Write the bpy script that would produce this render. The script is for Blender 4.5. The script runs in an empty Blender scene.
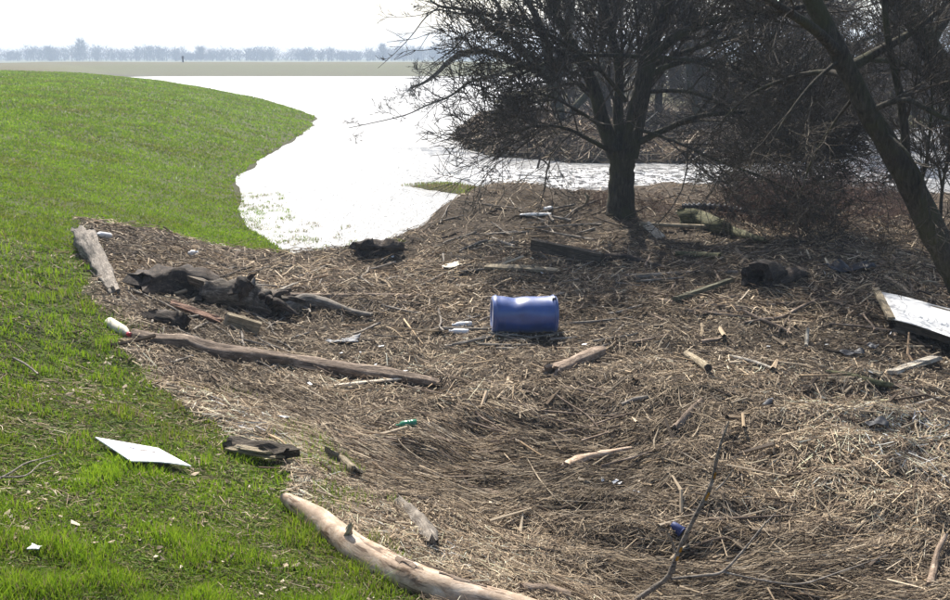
import bpy, math, random
import numpy as np
from mathutils import Vector, Matrix

# ------------------------------------------------------------------ camera, sky, sun, exposure
S = bpy.context.scene
COL = S.collection
H = 4.2                       # eye height above the flood water (z = 0)
PITCH = math.radians(14.85)
FPX = 924.0                   # focal length in photo pixels (950 wide)
cam_d = bpy.data.cameras.new('camera'); cam = bpy.data.objects.new('camera', cam_d); COL.objects.link(cam)
cam_d.sensor_width = 36.0; cam_d.lens = 36.0 * FPX / 950.0
cam_d.clip_start = 0.05; cam_d.clip_end = 6000
cam.location = (0, 0, H); cam.rotation_euler = (math.pi / 2 - PITCH, 0, 0)
S.camera = cam

SUN_AZ = math.radians(-14)    # measured from +Y towards +X
SUN_EL = math.radians(47)
W = bpy.data.worlds.new('World'); S.world = W; W.use_nodes = True
wn = W.node_tree.nodes; bg = wn['Background']
sky = wn.new('ShaderNodeTexSky'); sky.sky_type = 'NISHITA'; sky.sun_disc = False
sky.sun_elevation = SUN_EL; sky.sun_rotation = SUN_AZ
sky.air_density = 1.0; sky.dust_density = 2.6; sky.ozone_density = 1.0
bg.inputs['Strength'].default_value = 0.105
W.node_tree.links.new(sky.outputs[0], bg.inputs['Color'])
sun_d = bpy.data.lights.new('sun', 'SUN'); sun = bpy.data.objects.new('sun', sun_d); COL.objects.link(sun)
sun_d.energy = 5.0; sun_d.angle = math.radians(0.5); sun_d.color = (1.0, 0.95, 0.87)
sd_ = Vector((math.sin(SUN_AZ) * math.cos(SUN_EL), math.cos(SUN_AZ) * math.cos(SUN_EL), math.sin(SUN_EL)))
sun.rotation_euler = sd_.to_track_quat('Z', 'Y').to_euler(); sun.location = (-8, 30, 40)
S.view_settings.view_transform = 'Standard'; S.view_settings.look = 'None'
S.view_settings.gamma = 1.0; S.view_settings.use_curve_mapping = False
S.view_settings.exposure = 0.88
try:
    S.cycles.volume_bounces = 1
    S.cycles.transparent_max_bounces = 8
except Exception:
    pass

RNG = np.random.default_rng(7)
random.seed(7)

# ------------------------------------------------------------------ pixel rays
cp, sp = math.cos(PITCH), math.sin(PITCH)
def ray(u, v):
    a = (u - 475.0) / FPX; b = (300.0 - v) / FPX
    return np.array([a, cp + b * sp, -sp + b * cp])
def at(u, v, Y):
    d = ray(u, v); return np.array([0, 0, H]) + d * (Y / d[1])
def atz(u, v, z):
    d = ray(u, v); return np.array([0, 0, H]) + d * ((z - H) / d[2])

# ------------------------------------------------------------------ noise and distances
_L = {}
def vnoise(x, y, sc, seed=0):
    if seed not in _L: _L[seed] = np.random.default_rng(1000 + seed).random((256, 256))
    T = _L[seed]; x = np.asarray(x, float) / sc + 37.3 * (seed + 1); y = np.asarray(y, float) / sc + 91.7 * (seed + 1)
    xi = np.floor(x).astype(int); yi = np.floor(y).astype(int); fx = x - xi; fy = y - yi
    fx = fx * fx * (3 - 2 * fx); fy = fy * fy * (3 - 2 * fy)
    a = T[xi & 255, yi & 255]; b = T[(xi + 1) & 255, yi & 255]; c = T[xi & 255, (yi + 1) & 255]; d = T[(xi + 1) & 255, (yi + 1) & 255]
    return (a * (1 - fx) + b * fx) * (1 - fy) + (c * (1 - fx) + d * fx) * fy
def fbm(x, y, sc, seed=0, o=3):
    r = 0; a = 1; t = 0
    for i in range(o): r = r + a * vnoise(x, y, sc / 2 ** i, seed + i); t += a; a *= .5
    return r / t - .5
def sdist(x, y, poly):
    x = np.asarray(x, float); y = np.asarray(y, float)
    d2 = np.full(x.shape, 1e18); ins = np.zeros(x.shape, bool); n = len(poly)
    for i in range(n):
        ax, ay = poly[i]; bx, by = poly[(i + 1) % n]; ex, ey = bx - ax, by - ay
        t = np.clip(((x - ax) * ex + (y - ay) * ey) / (ex * ex + ey * ey), 0, 1)
        d2 = np.minimum(d2, (x - ax - t * ex) ** 2 + (y - ay - t * ey) ** 2)
        c = ((ay > y) != (by > y))
        with np.errstate(divide='ignore', invalid='ignore'):
            xx = ax + (y - ay) / (ey if ey != 0 else 1e-9) * ex
        ins ^= c & (x < xx)
    d = np.sqrt(d2); return np.where(ins, d, -d)
def sstep(a, b, x):
    t = np.clip((x - a) / (b - a), 0, 1); return t * t * (3 - 2 * t)

# ------------------------------------------------------------------ terrain
BANK = [(12, -6), (5, 2), (1.6, 6.4), (-.4, 9), (-1.2, 10), (-2.2, 13), (-3.0, 16), (-3.8, 19.4), (-5.6, 23), (-6.8, 26.5), (-8.1, 31),
        (-8.7, 36), (-9.2, 45), (-9.6, 55), (-11.2, 66), (-16, 80), (-25, 98), (-43, 125), (-60, 160), (-72, 196), (0, 196), (60, 196), (2000, 190),
        (2000, 2000), (-2000, 2000), (-2000, -100), (12, -100)]
DEB = [(-3.67, 19.3), (-2.6, 19.7), (-1.7, 21.2), (-.5, 25.6), (.6, 27.2), (2.0, 27.8), (4.1, 29.3), (7.4, 29.5), (12, 28.6), (20, 27), (40, 25), (40, -12), (1, -12), (.8, 3),
       (-.33, 4.9), (-1.3, 6.25), (-2.2, 7.6), (-3.1, 8.6), (-4.25, 10.5), (-6, 14), (-7.85, 18.1), (-6.6, 18.6), (-5.2, 18.4)]
ISL = [(-1.2, 47), (-.6, 43), (.6, 39.4), (4, 37.0), (10, 36.2), (16, 38), (19, 50), (30, 58), (80, 62), (80, 120), (12, 120), (3, 96), (1.5, 86), (9, 82), (9, 76), (1, 68), (-1.5, 56)]
ISLET = [(-2.6, 30.6), (-1.4, 31.2), (.2, 30.4), (1.8, 28.9), (2.0, 27.4), (.6, 27.0), (-.4, 28.0), (-1.6, 29.4)]
MOUNDS = [(0.9, 24.0, 2.0, .58), (3.6, 22.6, 2.0, .36), (-.3, 22.3, 1.2, .2), (4.4, 8.6, 1.5, .26), (6.4, 17.5, 2.2, .2), (-4.6, 15.6, 1.2, .10), (2.2, 10.0, 1.0, .08), (8.5, 20, 2.0, .25), (2.4, 6.6, .9, -.12), (.7, 5.2, .8, .14)]

def masks(x, y):
    wob = fbm(x, y, .9, 11, 3) * 1.3
    d = sdist(x, y, DEB) + wob * np.clip(.25 + y * .02, .2, .8)
    return sstep(-.22, .22, d), d
def hfun(x, y):
    x = np.asarray(x, float); y = np.asarray(y, float)
    n = sdist(x, y, BANK) + fbm(x, y, 2.5, 3, 2) * .9 * sstep(15, 30, y)
    s = .42 - .16 * sstep(9, 19, y)
    zb = np.where(n > 0, 2.85 * np.tanh(s * n / 2.85), np.maximum(s * n, -1.2))
    zb = zb - 2.6 * sstep(24, 45, n) * sstep(150, 190, y)
    zb = zb + np.where(n > 0, fbm(x, y, 3.0, 5, 4) * .12 * np.clip(n, 0, 1), 0)
    dm, d = masks(x, y)
    mo = .30 + 0 * x
    for (mx, my, mr, ma) in MOUNDS: mo = mo + ma * np.exp(-((x - mx) ** 2 + (y - my) ** 2) / mr ** 2)
    # swept strand ridges in the front right
    fr = sstep(13.5, 9, y) * sstep(-2.5, 0, x)
    q = np.hypot(x - 1.5, (y - 15.5) * 1.0); rid = np.abs(((q + fbm(x, y, 1.4, 21, 2) * 1.2) / .62) % 1.0 - .5) * 2
    mo = mo + fr * (rid - .5) * .075
    mo = mo + fbm(x, y, 1.9, 31, 4) * .42 + fbm(x, y, .55, 36, 3) * .24
    zd = -1.0 + (mo + 1.0) * sstep(-1.6, .9, d)
    pile = dm * (.09 + .10 * np.maximum(0, fbm(x, y, .8, 41, 3)) + fbm(x, y, .28, 44, 2) * .10)
    di = sdist(x, y, ISL) + fbm(x, y, 3, 51, 3) * 2.0
    heap = np.exp(-((y - 44) / 6.5) ** 2) * .55
    zi = -1.0 + (1.35 + heap + fbm(x, y, 2.4, 55, 4) * 1.3 + .012 * np.clip(y - 45, 0, 60)) * sstep(-1.8, 2.2, di)
    ds = sdist(x, y, ISLET) + fbm(x, y, 1, 61, 2) * .7
    zs = -.6 + (.68 + fbm(x, y, .7, 63, 3) * .1) * sstep(-.9, .5, ds)
    h = np.maximum(np.maximum(zb + pile * (n > -.3), zd), np.maximum(zi, zs))
    return h
# raster copy of the height field for quick look-ups
RX0, RX1, RY0, RY1, RS = -34.0, 34.0, .4, 64.0, .08
_gx = np.arange(RX0, RX1, RS); _gy = np.arange(RY0, RY1, RS)
_GX, _GY = np.meshgrid(_gx, _gy, indexing='ij'); RAS = hfun(_GX, _GY)
def hq(x, y):
    x = np.asarray(x, float); y = np.asarray(y, float)
    fx = np.clip((x - RX0) / RS, 0, len(_gx) - 1.001); fy = np.clip((y - RY0) / RS, 0, len(_gy) - 1.001)
    i = fx.astype(int); j = fy.astype(int); a = fx - i; b = fy - j
    return (RAS[i, j] * (1 - a) + RAS[i + 1, j] * a) * (1 - b) + (RAS[i, j + 1] * (1 - a) + RAS[i + 1, j + 1] * a) * b
def hit(u, v, off=0.0):
    d = ray(u, v); t = np.arange(2.0, 62.0, .01) / d[1]
    p = np.array([0, 0, H])[None] + d[None] * t[:, None]
    k = np.argmax(p[:, 2] < np.maximum(hq(p[:, 0], p[:, 1]), 0) + off)
    return p[k]

# ------------------------------------------------------------------ mesh helpers
def np_mesh(name, V, F, smooth=False, col=None, cname='col'):
    V = np.ascontiguousarray(V, np.float32).reshape(-1, 3); F = np.ascontiguousarray(F, np.int32); k = F.shape[1]; m = len(F)
    me = bpy.data.meshes.new(name)
    me.vertices.add(len(V)); me.vertices.foreach_set('co', V.ravel())
    me.loops.add(m * k); me.loops.foreach_set('vertex_index', F.ravel())
    me.polygons.add(m); me.polygons.foreach_set('loop_start', np.arange(0, m * k, k, dtype=np.int32))
    me.polygons.foreach_set('use_smooth', np.full(m, smooth, bool))
    me.update(calc_edges=True)
    if col is not None:
        at_ = me.color_attributes.new(cname, 'FLOAT_COLOR', 'POINT')
        c = np.ones((len(V), 4), np.float32); c[:, :3] = col; at_.data.foreach_set('color', c.ravel())
    return me
WOODS = set()
def set_wc(me, V):
    a = me.attributes.new('wc', 'FLOAT_VECTOR', 'POINT'); a.data.foreach_set('vector', np.ascontiguousarray(V, np.float32).ravel())
def link(name, me, mat, parent=None):
    if mat is not None and mat.name in WOODS and 'wc' not in me.attributes:
        v = np.zeros(len(me.vertices) * 3, np.float32); me.vertices.foreach_get('co', v); set_wc(me, v)
    o = bpy.data.objects.new(name, me); COL.objects.link(o)
    if mat is not None and not me.materials: me.materials.append(mat)
    if parent is not None: o.parent = parent
    return o
def tag(o, label, cat=None, group=None, kind=None):
    o['label'] = label
    if cat: o['category'] = cat
    if group: o['group'] = group
    if kind: o['kind'] = kind
    return o
def empty(name, loc, label, cat, group=None):
    o = bpy.data.objects.new(name, None); COL.objects.link(o); o.location = loc; o.empty_display_size = .1
    tag(o, label, cat, group); return o
def tubes(polys, sides):
    """polys: list of (P(k,3), R(k)); returns verts, quads of open tubes, vectorised by k"""
    by = {}
    for P, R in polys: by.setdefault(len(P), []).append((P, R))
    VV = []; FF = []; base = 0
    for k, L in by.items():
        P = np.array([a for a, b in L], float); R = np.array([b for a, b in L], float); n = len(L)
        T = np.gradient(P, axis=1); T /= np.linalg.norm(T, axis=2, keepdims=True) + 1e-9
        mT = T.mean(1); mT /= np.linalg.norm(mT, axis=1, keepdims=True) + 1e-9
        ref = np.where(np.abs(mT[:, 2:3]) > .8, np.array([1., 0, 0]), np.array([0, 0, 1.])); ref = ref - mT * (ref * mT).sum(1, keepdims=True); ref = np.broadcast_to(ref[:, None, :], T.shape)
        A = np.cross(T, ref); A /= np.linalg.norm(A, axis=2, keepdims=True) + 1e-9; B = np.cross(T, A)
        th = np.arange(sides) * 2 * math.pi / sides
        V = P[:, :, None, :] + R[:, :, None, None] * (A[:, :, None, :] * np.cos(th)[None, None, :, None] + B[:, :, None, :] * np.sin(th)[None, None, :, None])
        idx = base + np.arange(n * k * sides).reshape(n, k, sides)
        a = idx[:, :-1, :]; b = np.roll(a, -1, 2); d = idx[:, 1:, :]; c = np.roll(d, -1, 2)
        FF.append(np.stack([a, b, c, d], -1).reshape(-1, 4)); VV.append(V.reshape(-1, 3)); base += n * k * sides
    return np.concatenate(VV), np.concatenate(FF)
def poly_mesh(name, V, F, smooth=False):
    me = bpy.data.meshes.new(name); me.from_pydata([tuple(map(float, v)) for v in V], [], [tuple(map(int, f)) for f in F]); me.update()
    if smooth: me.polygons.foreach_set('use_smooth', np.ones(len(me.polygons), bool))
    return me
def spline(P, n):
    P = np.array(P, float); k = len(P)
    if k == 2: return P[0] + (P[1] - P[0]) * np.linspace(0, 1, n)[:, None]
    t = np.linspace(0, k - 1, n); i = np.minimum(t.astype(int), k - 2); f = (t - i)[:, None]
    p0 = P[np.maximum(i - 1, 0)]; p1 = P[i]; p2 = P[i + 1]; p3 = P[np.minimum(i + 2, k - 1)]
    return .5 * (2 * p1 + (p2 - p0) * f + (2 * p0 - 5 * p1 + 4 * p2 - p3) * f ** 2 + (3 * p1 - p0 - 3 * p2 + p3) * f ** 3)
def log_mesh(name, P, R, sides=14, rough=.12, seed=0, hollow=False, flat=1.0):
    """closed lumpy tube with ragged broken ends; coordinates relative to P[0]"""
    rg = np.random.default_rng(seed); n = len(P); P = np.array(P, float); R = np.array(R, float)
    T = np.gradient(P, axis=0); T /= np.linalg.norm(T, axis=1, keepdims=True)
    A = np.cross(T, [0, 0, 1.]); A /= np.linalg.norm(A, axis=1, keepdims=True) + 1e-9; B = np.cross(A, T)
    th = np.arange(sides) * 2 * math.pi / sides
    prof = 1 + rough * rg.standard_normal(sides) * .6
    N = 1 + rough * rg.standard_normal((n, sides)) * .45
    for _ in range(1): N = (np.roll(N, 1, 0) + N * 2 + np.roll(N, -1, 0)) / 4
    sl_ = np.r_[0, np.cumsum(np.linalg.norm(np.diff(P, axis=0), axis=1))][:, None] / np.mean(R)
    TH = np.cos(th)[None, :] * 1.3 + 0 * sl_; TS = np.sin(th)[None, :] * 1.3
    lump = fbm(TH * 2 + sl_ * .35, TS * 2 + sl_ * .12 + seed, 1.0, 140, 4) + .6 * fbm(TH * 5, TS * 5 + sl_ * .1 + seed, 1.0, 150, 2)
    rr = R[:, None] * N * prof * (1 + rough * 1.9 * lump)
    V = P[:, None, :] + rr[..., None] * (A[:, None] * np.cos(th)[None, :, None] + flat * B[:, None] * np.sin(th)[None, :, None])
    jag = rg.standard_normal(sides) * R[0] * rough * 2.0; V[0] += T[0] * jag[:, None]
    jag = rg.standard_normal(sides) * R[-1] * rough * 2.0; V[-1] += T[-1] * jag[:, None]
    V = V.reshape(-1, 3).tolist(); F = []
    for i in range(n - 1):
        for j in range(sides):
            a = i * sides + j; b = i * sides + (j + 1) % sides; F.append((a, b, b + sides, a + sides))
    for e, ring, sgn in ((0, 0, -1), (n - 1, (n - 1) * sides, 1)):
        inner = []; dep = -1.2 if hollow else .12
        for j in range(sides):
            p = np.array(V[ring + j]); c = P[e]; q = c + (p - c) * (.6 if hollow else .55) + T[e] * sgn * R[e] * .05
            inner.append(len(V)); V.append(q.tolist())
        c = len(V); V.append((P[e] + T[e] * sgn * R[e] * dep).tolist())
        for j in range(sides):
            j2 = (j + 1) % sides
            q = (ring + j, inner[j], inner[j2], ring + j2); t = (inner[j], c, inner[j2])
            F.append(q if sgn > 0 else q[::-1]); F.append(t if sgn > 0 else t[::-1])
    V = np.array(V) - P[0]
    me = poly_mesh(name, V, F); sl = np.r_[0, np.cumsum(np.linalg.norm(np.diff(P, axis=0), axis=1))]
    wc = np.stack([np.repeat(sl, sides) , (R[:, None] * np.cos(th)).ravel(), (R[:, None] * np.sin(th)).ravel()], -1)
    we = []
    for e in (0, n - 1):
        we += [(sl[e] + .01, R[e] * .55 * math.cos(t_), R[e] * .55 * math.sin(t_)) for t_ in th] + [(sl[e], 0, 0)]
    set_wc(me, np.concatenate([wc, np.array(we)]) + seed % 97)
    me.polygons.foreach_set('use_smooth', np.array([len(p.vertices) == 4 and p.index < (n - 1) * sides for p in me.polygons], bool))
    return me
def box_mesh(name, L, Wd, T, seg=8, rough=.004, seed=0, chew=0.0):
    """weathered board along +X, origin at one end's bottom centre, with slightly uneven and splintered ends"""
    rg = np.random.default_rng(seed); V = []; F = []
    ny = 4
    bend = rg.standard_normal() * .012 * L; wv = rg.standard_normal((seg + 1, ny, 2)) * rough
    ends = rg.random((2, ny)) * chew
    for i in range(seg + 1):
        for s in (0, 1):
            for j in range(ny):
                x = L * i / seg
                if i == 0: x += ends[0, j]
                if i == seg: x -= ends[1, j]
                b = bend * math.sin(math.pi * i / seg)
                V.append((x, (j / (ny - 1) - .5) * Wd * (1 + wv[i, j, 0]), s * T + b + wv[i, j, 1] * s))
    def id(i, s, j): return i * 2 * ny + s * ny + j
    for i in range(seg):
        for j in range(ny - 1):
            F.append((id(i, 1, j), id(i + 1, 1, j), id(i + 1, 1, j + 1), id(i, 1, j + 1)))
            F.append((id(i, 0, j + 1), id(i + 1, 0, j + 1), id(i + 1, 0, j), id(i, 0, j)))
        F.append((id(i, 0, 0), id(i + 1, 0, 0), id(i + 1, 1, 0), id(i, 1, 0)))
        F.append((id(i, 1, ny - 1), id(i + 1, 1, ny - 1), id(i + 1, 0, ny - 1), id(i, 0, ny - 1)))
    for j in range(ny - 1):
        F.append((id(0, 0, j), id(0, 1, j), id(0, 1, j + 1), id(0, 0, j + 1)))
        F.append((id(seg, 0, j + 1), id(seg, 1, j + 1), id(seg, 1, j), id(seg, 0, j)))
    return poly_mesh(name, V, F)
def lathe(name, prof, sides=24, smooth=True):
    """profile (x along axis, radius); axis +X"""
    V = []; F = []; n = len(prof)
    for (x, r) in prof:
        for j in range(sides):
            a = 2 * math.pi * j / sides; V.append((x, r * math.cos(a), r * math.sin(a)))
    for i in range(n - 1):
        for j in range(sides):
            a = i * sides + j; b = i * sides + (j + 1) % sides; F.append((a, a + sides, b + sides, b))
    F.append(tuple(range(sides))); F.append(tuple((n - 1) * sides + j for j in reversed(range(sides))))
    return poly_mesh(name, V, F, smooth)

# ------------------------------------------------------------------ materials
def nodes(name):
    m = bpy.data.materials.new(name); m.use_nodes = True; nt = m.node_tree; return m, nt, nt.nodes, nt.links, nt.nodes['Principled BSDF']
def ramp(nt, fac, stops):
    r = nt.nodes.new('ShaderNodeValToRGB'); e = r.color_ramp.elements
    while len(e) < len(stops): e.new(.5)
    for i, (p, c) in enumerate(stops): e[i].position = p; e[i].color = (*c, 1)
    nt.links.new(fac, r.inputs[0]); return r.outputs[0]
def noise(nt, scale, detail=4, rough=.6, vec=None, dist=0):
    n = nt.nodes.new('ShaderNodeTexNoise'); n.inputs['Scale'].default_value = scale; n.inputs['Detail'].default_value = detail
    n.inputs['Roughness'].default_value = rough; n.inputs['Distortion'].default_value = dist
    if vec is not None: nt.links.new(vec, n.inputs['Vector'])
    return n.outputs['Fac']
def coords(nt, which='Object', scale=(1, 1, 1)):
    c = nt.nodes.new('ShaderNodeTexCoord'); m = nt.nodes.new('ShaderNodeMapping'); m.inputs['Scale'].default_value = scale
    nt.links.new(c.outputs[which], m.inputs['Vector']); return m.outputs[0]
def mixc(nt, fac, a, b, mode='MIX'):
    n = nt.nodes.new('ShaderNodeMix'); n.data_type = 'RGBA'; n.blend_type = mode
    for sock, v in ((n.inputs[0], fac), (n.inputs[6], a), (n.inputs[7], b)):
        if hasattr(v, 'links'): nt.links.new(v, sock)
        elif isinstance(v, (int, float)): sock.default_value = v
        else: sock.default_value = (*v, 1)
    return n.outputs[2]
def bump(nt, hgt, bsdf, strength=.5, dist=.02):
    b = nt.nodes.new('ShaderNodeBump'); b.inputs['Strength'].default_value = strength; b.inputs['Distance'].default_value = dist
    nt.links.new(hgt, b.inputs['Height']); nt.links.new(b.outputs[0], bsdf.inputs['Normal'])
def wood(name, dark, mid, light, along=(1.2, 14, 14), rough=.85, bs=1.0, bd=.02, scale=3, var=.25):
    m, nt, N, L, B = nodes(name)
    WOODS.add(name); wa = N.new('ShaderNodeAttribute'); wa.attribute_name = 'wc'; mp = N.new('ShaderNodeMapping'); mp.inputs['Scale'].default_value = along
    L.new(wa.outputs['Vector'], mp.inputs['Vector']); v = mp.outputs[0]; f = noise(nt, scale, 9, .72, v, .5)
    c = ramp(nt, f, [(.36, dark), (.5, mid), (.63, light)])
    blot = noise(nt, 7, 5, .7, wa.outputs['Vector']); c = mixc(nt, ramp(nt, blot, [(.40, (.75, .75, .75)), (.56, (0, 0, 0))]), c, tuple(.6 * a for a in mid))
    m2 = N.new('ShaderNodeMapping'); m2.inputs['Scale'].default_value = (along[0] * .6, along[1] * 2.2, along[2] * 2.2); L.new(wa.outputs['Vector'], m2.inputs['Vector'])
    ck = noise(nt, 2.2, 4, .6, m2.outputs[0], .3); ckm = ramp(nt, ck, [(.36, (.85, .85, .85)), (.42, (0, 0, 0))]); c = mixc(nt, ckm, c, tuple(.45 * a for a in dark))
    oi = N.new('ShaderNodeObjectInfo'); hs = N.new('ShaderNodeHueSaturation'); mr = N.new('ShaderNodeMapRange')
    mr.inputs['To Min'].default_value = 1 - var; mr.inputs['To Max'].default_value = 1 + var
    L.new(oi.outputs['Random'], mr.inputs[0]); L.new(mr.outputs[0], hs.inputs['Value']); L.new(c, hs.inputs['Color'])
    L.new(hs.outputs[0], B.inputs['Base Color']); B.inputs['Roughness'].default_value = rough; B.inputs['Specular IOR Level'].default_value = .25
    bump(nt, f, B, bs, bd); return m
M = {}
M['log_pale'] = wood('pale stripped wood', (.22, .135, .08), (.50, .37, .26), (.62, .51, .40), (3.5, 7, 7), .7, .6, .012, 2, .05)
M['log_brown'] = wood('brown driftwood', (.08, .055, .04), (.25, .185, .135), (.42, .335, .26), (2, 9, 9))
M['log_grey'] = wood('grey driftwood', (.10, .085, .07), (.26, .225, .185), (.42, .37, .31), (2, 10, 10))
M['log_root'] = wood('grey brown root wood', (.035, .028, .022), (.13, .105, .08), (.30, .255, .20), (2.5, 9, 9))
M['stump_shaded'] = wood('dark stump wood with painted shade', (.008, .006, .005), (.026, .020, .016), (.07, .056, .045), (3, 9, 9))  # near-black: shade on the stump's front end is put into the wood colour
M['log_dark'] = wood('wet rotten wood', (.018, .014, .011), (.06, .046, .036), (.14, .11, .085), (3, 9, 9))
M['log_moss'] = wood('mossy bark', (.035, .035, .02), (.10, .10, .045), (.24, .21, .13), (3, 8, 8))
M['board_tan'] = wood('weathered tan board', (.16, .125, .08), (.33, .27, .18), (.47, .40, .29), (1.5, 22, 22))
M['board_dark'] = wood('dark weathered board', (.03, .024, .018), (.085, .068, .05), (.17, .14, .105), (1.5, 20, 20))
M['board_red'] = wood('reddish board', (.14, .07, .045), (.31, .18, .12), (.44, .29, .21), (1.5, 20, 20))
M['board_pale'] = wood('pale fresh board', (.25, .21, .15), (.46, .41, .33), (.60, .55, .47), (1.5, 16, 16), var=.08)
M['board_green'] = wood('greenish board', (.08, .075, .045), (.18, .17, .11), (.28, .26, .18), (1.5, 18, 18))
M['straw'] = wood('straw stalk', (.20, .15, .10), (.36, .29, .20), (.50, .42, .30), (2, 20, 20), var=.3)
M['lichen'] = wood('orange lichen', (.30, .12, .01), (.55, .26, .02), (.65, .38, .06), (30, 30, 30))
def bark(name, dark, mid, light, moss=None):
    m, nt, N, L, B = nodes(name); v = coords(nt, 'Object', (6, 6, 1.3)); f = noise(nt, 3.5, 7, .7, v, .4)
    c = ramp(nt, f, [(.3, dark), (.52, mid), (.75, light)])
    if moss:
        g = noise(nt, 1.6, 4, .6, coords(nt, 'Object')); c = mixc(nt, ramp(nt, g, [(.46, (0, 0, 0)), (.64, (.8, .8, .8))]), c, moss)
    L.new(c, B.inputs['Base Color']); B.inputs['Roughness'].default_value = .9; B.inputs['Specular IOR Level'].default_value = .2
    bump(nt, f, B, .9, .04); return m
M['bark'] = bark('willow bark', (.016, .014, .010), (.055, .048, .035), (.12, .105, .08), (.06, .062, .026))
M['twig'] = bark('twigs', (.024, .020, .015), (.075, .062, .046), (.17, .145, .11))
M['twig_far'] = bark('far twigs', (.035, .027, .02), (.095, .075, .056), (.19, .155, .12))
M['twig_red'] = bark('reddish bramble', (.05, .030, .022), (.135, .085, .064), (.24, .165, .13))
def plain(name, col, rough=.5, vary=.12, sc=6, spec=.5, bs=0, bd=.01):
    m, nt, N, L, B = nodes(name); f = noise(nt, sc, 5, .6, coords(nt, 'Object'))
    c = ramp(nt, f, [(.3, tuple(x * (1 - vary) for x in col)), (.7, tuple(min(.9, x * (1 + vary)) for x in col))])
    L.new(c, B.inputs['Base Color']); B.inputs['Roughness'].default_value = rough; B.inputs['Specular IOR Level'].default_value = spec
    if bs: bump(nt, f, B, bs, bd)
    return m
M['blue'] = plain('scuffed blue plastic', (.014, .055, .23), .36, .28, 5, .5, .25, .01)
M['blue_cup'] = plain('dull dark blue plastic', (.018, .032, .12), .6)
M['blue_dark'] = plain('dark cap', (.012, .016, .03), .5)
M['white'] = plain('dirty white plastic', (.62, .62, .61), .4, .18, 5, .5, .1)
M['white_board'] = plain('white coated board', (.80, .80, .81), .5, .05, 3, .4)
M['foam'] = plain('white foam', (.78, .78, .76), .9, .06, 9, .1, .3)
M['grey_film'] = plain('grey plastic film', (.13, .135, .145), .65, .3, 7, .5, .3)
M['black_film'] = plain('black plastic film', (.018, .020, .026), .6, .4, 7, .5, .3)
M['green_glass'] = plain('green bottle glass', (.03, .19, .10), .12, .2, 4, .6)
M['red'] = plain('red cap', (.35, .02, .03), .4)
M['yellow'] = plain('ochre plastic', (.45, .30, .06), .5)
M['cream'] = plain('cream card', (.55, .50, .40), .8, .15, 5)
M['smudge'] = plain('dried mud smear', (.15, .115, .09), .9, .4, 30)
M['print'] = plain('pale blue print', (.30, .34, .52), .6, .15, 20)
M['post'] = plain('dark post', (.03, .03, .035), .8)
# vertex-coloured stuff
def vcol(name, rough=.85, transl=0.0, spec=.2):
    m, nt, N, L, B = nodes(name); a = N.new('ShaderNodeVertexColor'); a.layer_name = 'col'
    L.new(a.outputs[0], B.inputs['Base Color']); B.inputs['Roughness'].default_value = rough; B.inputs['Specular IOR Level'].default_value = spec
    if transl:
        t = N.new('ShaderNodeBsdfTranslucent'); L.new(a.outputs[0], t.inputs[0]); mx = N.new('ShaderNodeMixShader'); mx.inputs[0].default_value = transl
        L.new(B.outputs[0], mx.inputs[1]); L.new(t.outputs[0], mx.inputs[2]); L.new(mx.outputs[0], N['Material Output'].inputs[0])
    return m
M['litter'] = vcol('reed litter'); M['grass'] = vcol('grass blades', .55, .45, .3); M['flake'] = vcol('leaf flakes', .8, .2)
# ground: R debris, G dry straw tint, B wet
def ground_mat():
    m, nt, N, L, B = nodes('ground'); a = N.new('ShaderNodeVertexColor'); a.layer_name = 'mask'; s = N.new('ShaderNodeSeparateColor'); L.new(a.outputs[0], s.inputs[0])
    v = coords(nt, 'Object')
    g1 = noise(nt, .35, 5, .65, v); g2 = noise(nt, 6, 5, .7, v)
    g3 = noise(nt, 45, 5, .75, v); g2 = mixc(nt, .65, g2, g3); green = ramp(nt, g2, [(.36, (.036, .042, .011)), (.5, (.078, .105, .017)), (.64, (.145, .14, .05))])
    dry = ramp(nt, g2, [(.3, (.055, .05, .022)), (.7, (.125, .105, .05))])
    fld = N.new('ShaderNodeMath'); fld.operation = 'ADD'; L.new(s.outputs[1], fld.inputs[0])
    pm = ramp(nt, g1, [(.52, (0, 0, 0)), (.75, (.25, .25, .25))]); L.new(pm, fld.inputs[1]); fld.use_clamp = True
    gr = mixc(nt, fld.outputs[0], green, dry)
    vs = coords(nt, 'Object', (1, 1, 1)); d1 = noise(nt, 9, 8, .75, vs, .8); d2 = noise(nt, 60, 8, .8, coords(nt, 'Object', (.7, 1.4, 1.4)), .5)
    de = ramp(nt, d1, [(.3, (.025, .018, .012)), (.5, (.075, .056, .038)), (.70, (.15, .116, .08))])
    de = mixc(nt, .55, de, ramp(nt, d2, [(.32, (.024, .018, .012)), (.5, (.08, .06, .042)), (.68, (.19, .15, .105))]))
    c = mixc(nt, s.outputs[0], gr, de)
    wet = mixc(nt, s.outputs[2], c, (.045, .036, .026))
    L.new(wet, B.inputs['Base Color']); B.inputs['Roughness'].default_value = .9; B.inputs['Specular IOR Level'].default_value = .15
    bump(nt, d2, B, 1.0, .04); return m
M['ground'] = ground_mat()
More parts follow.
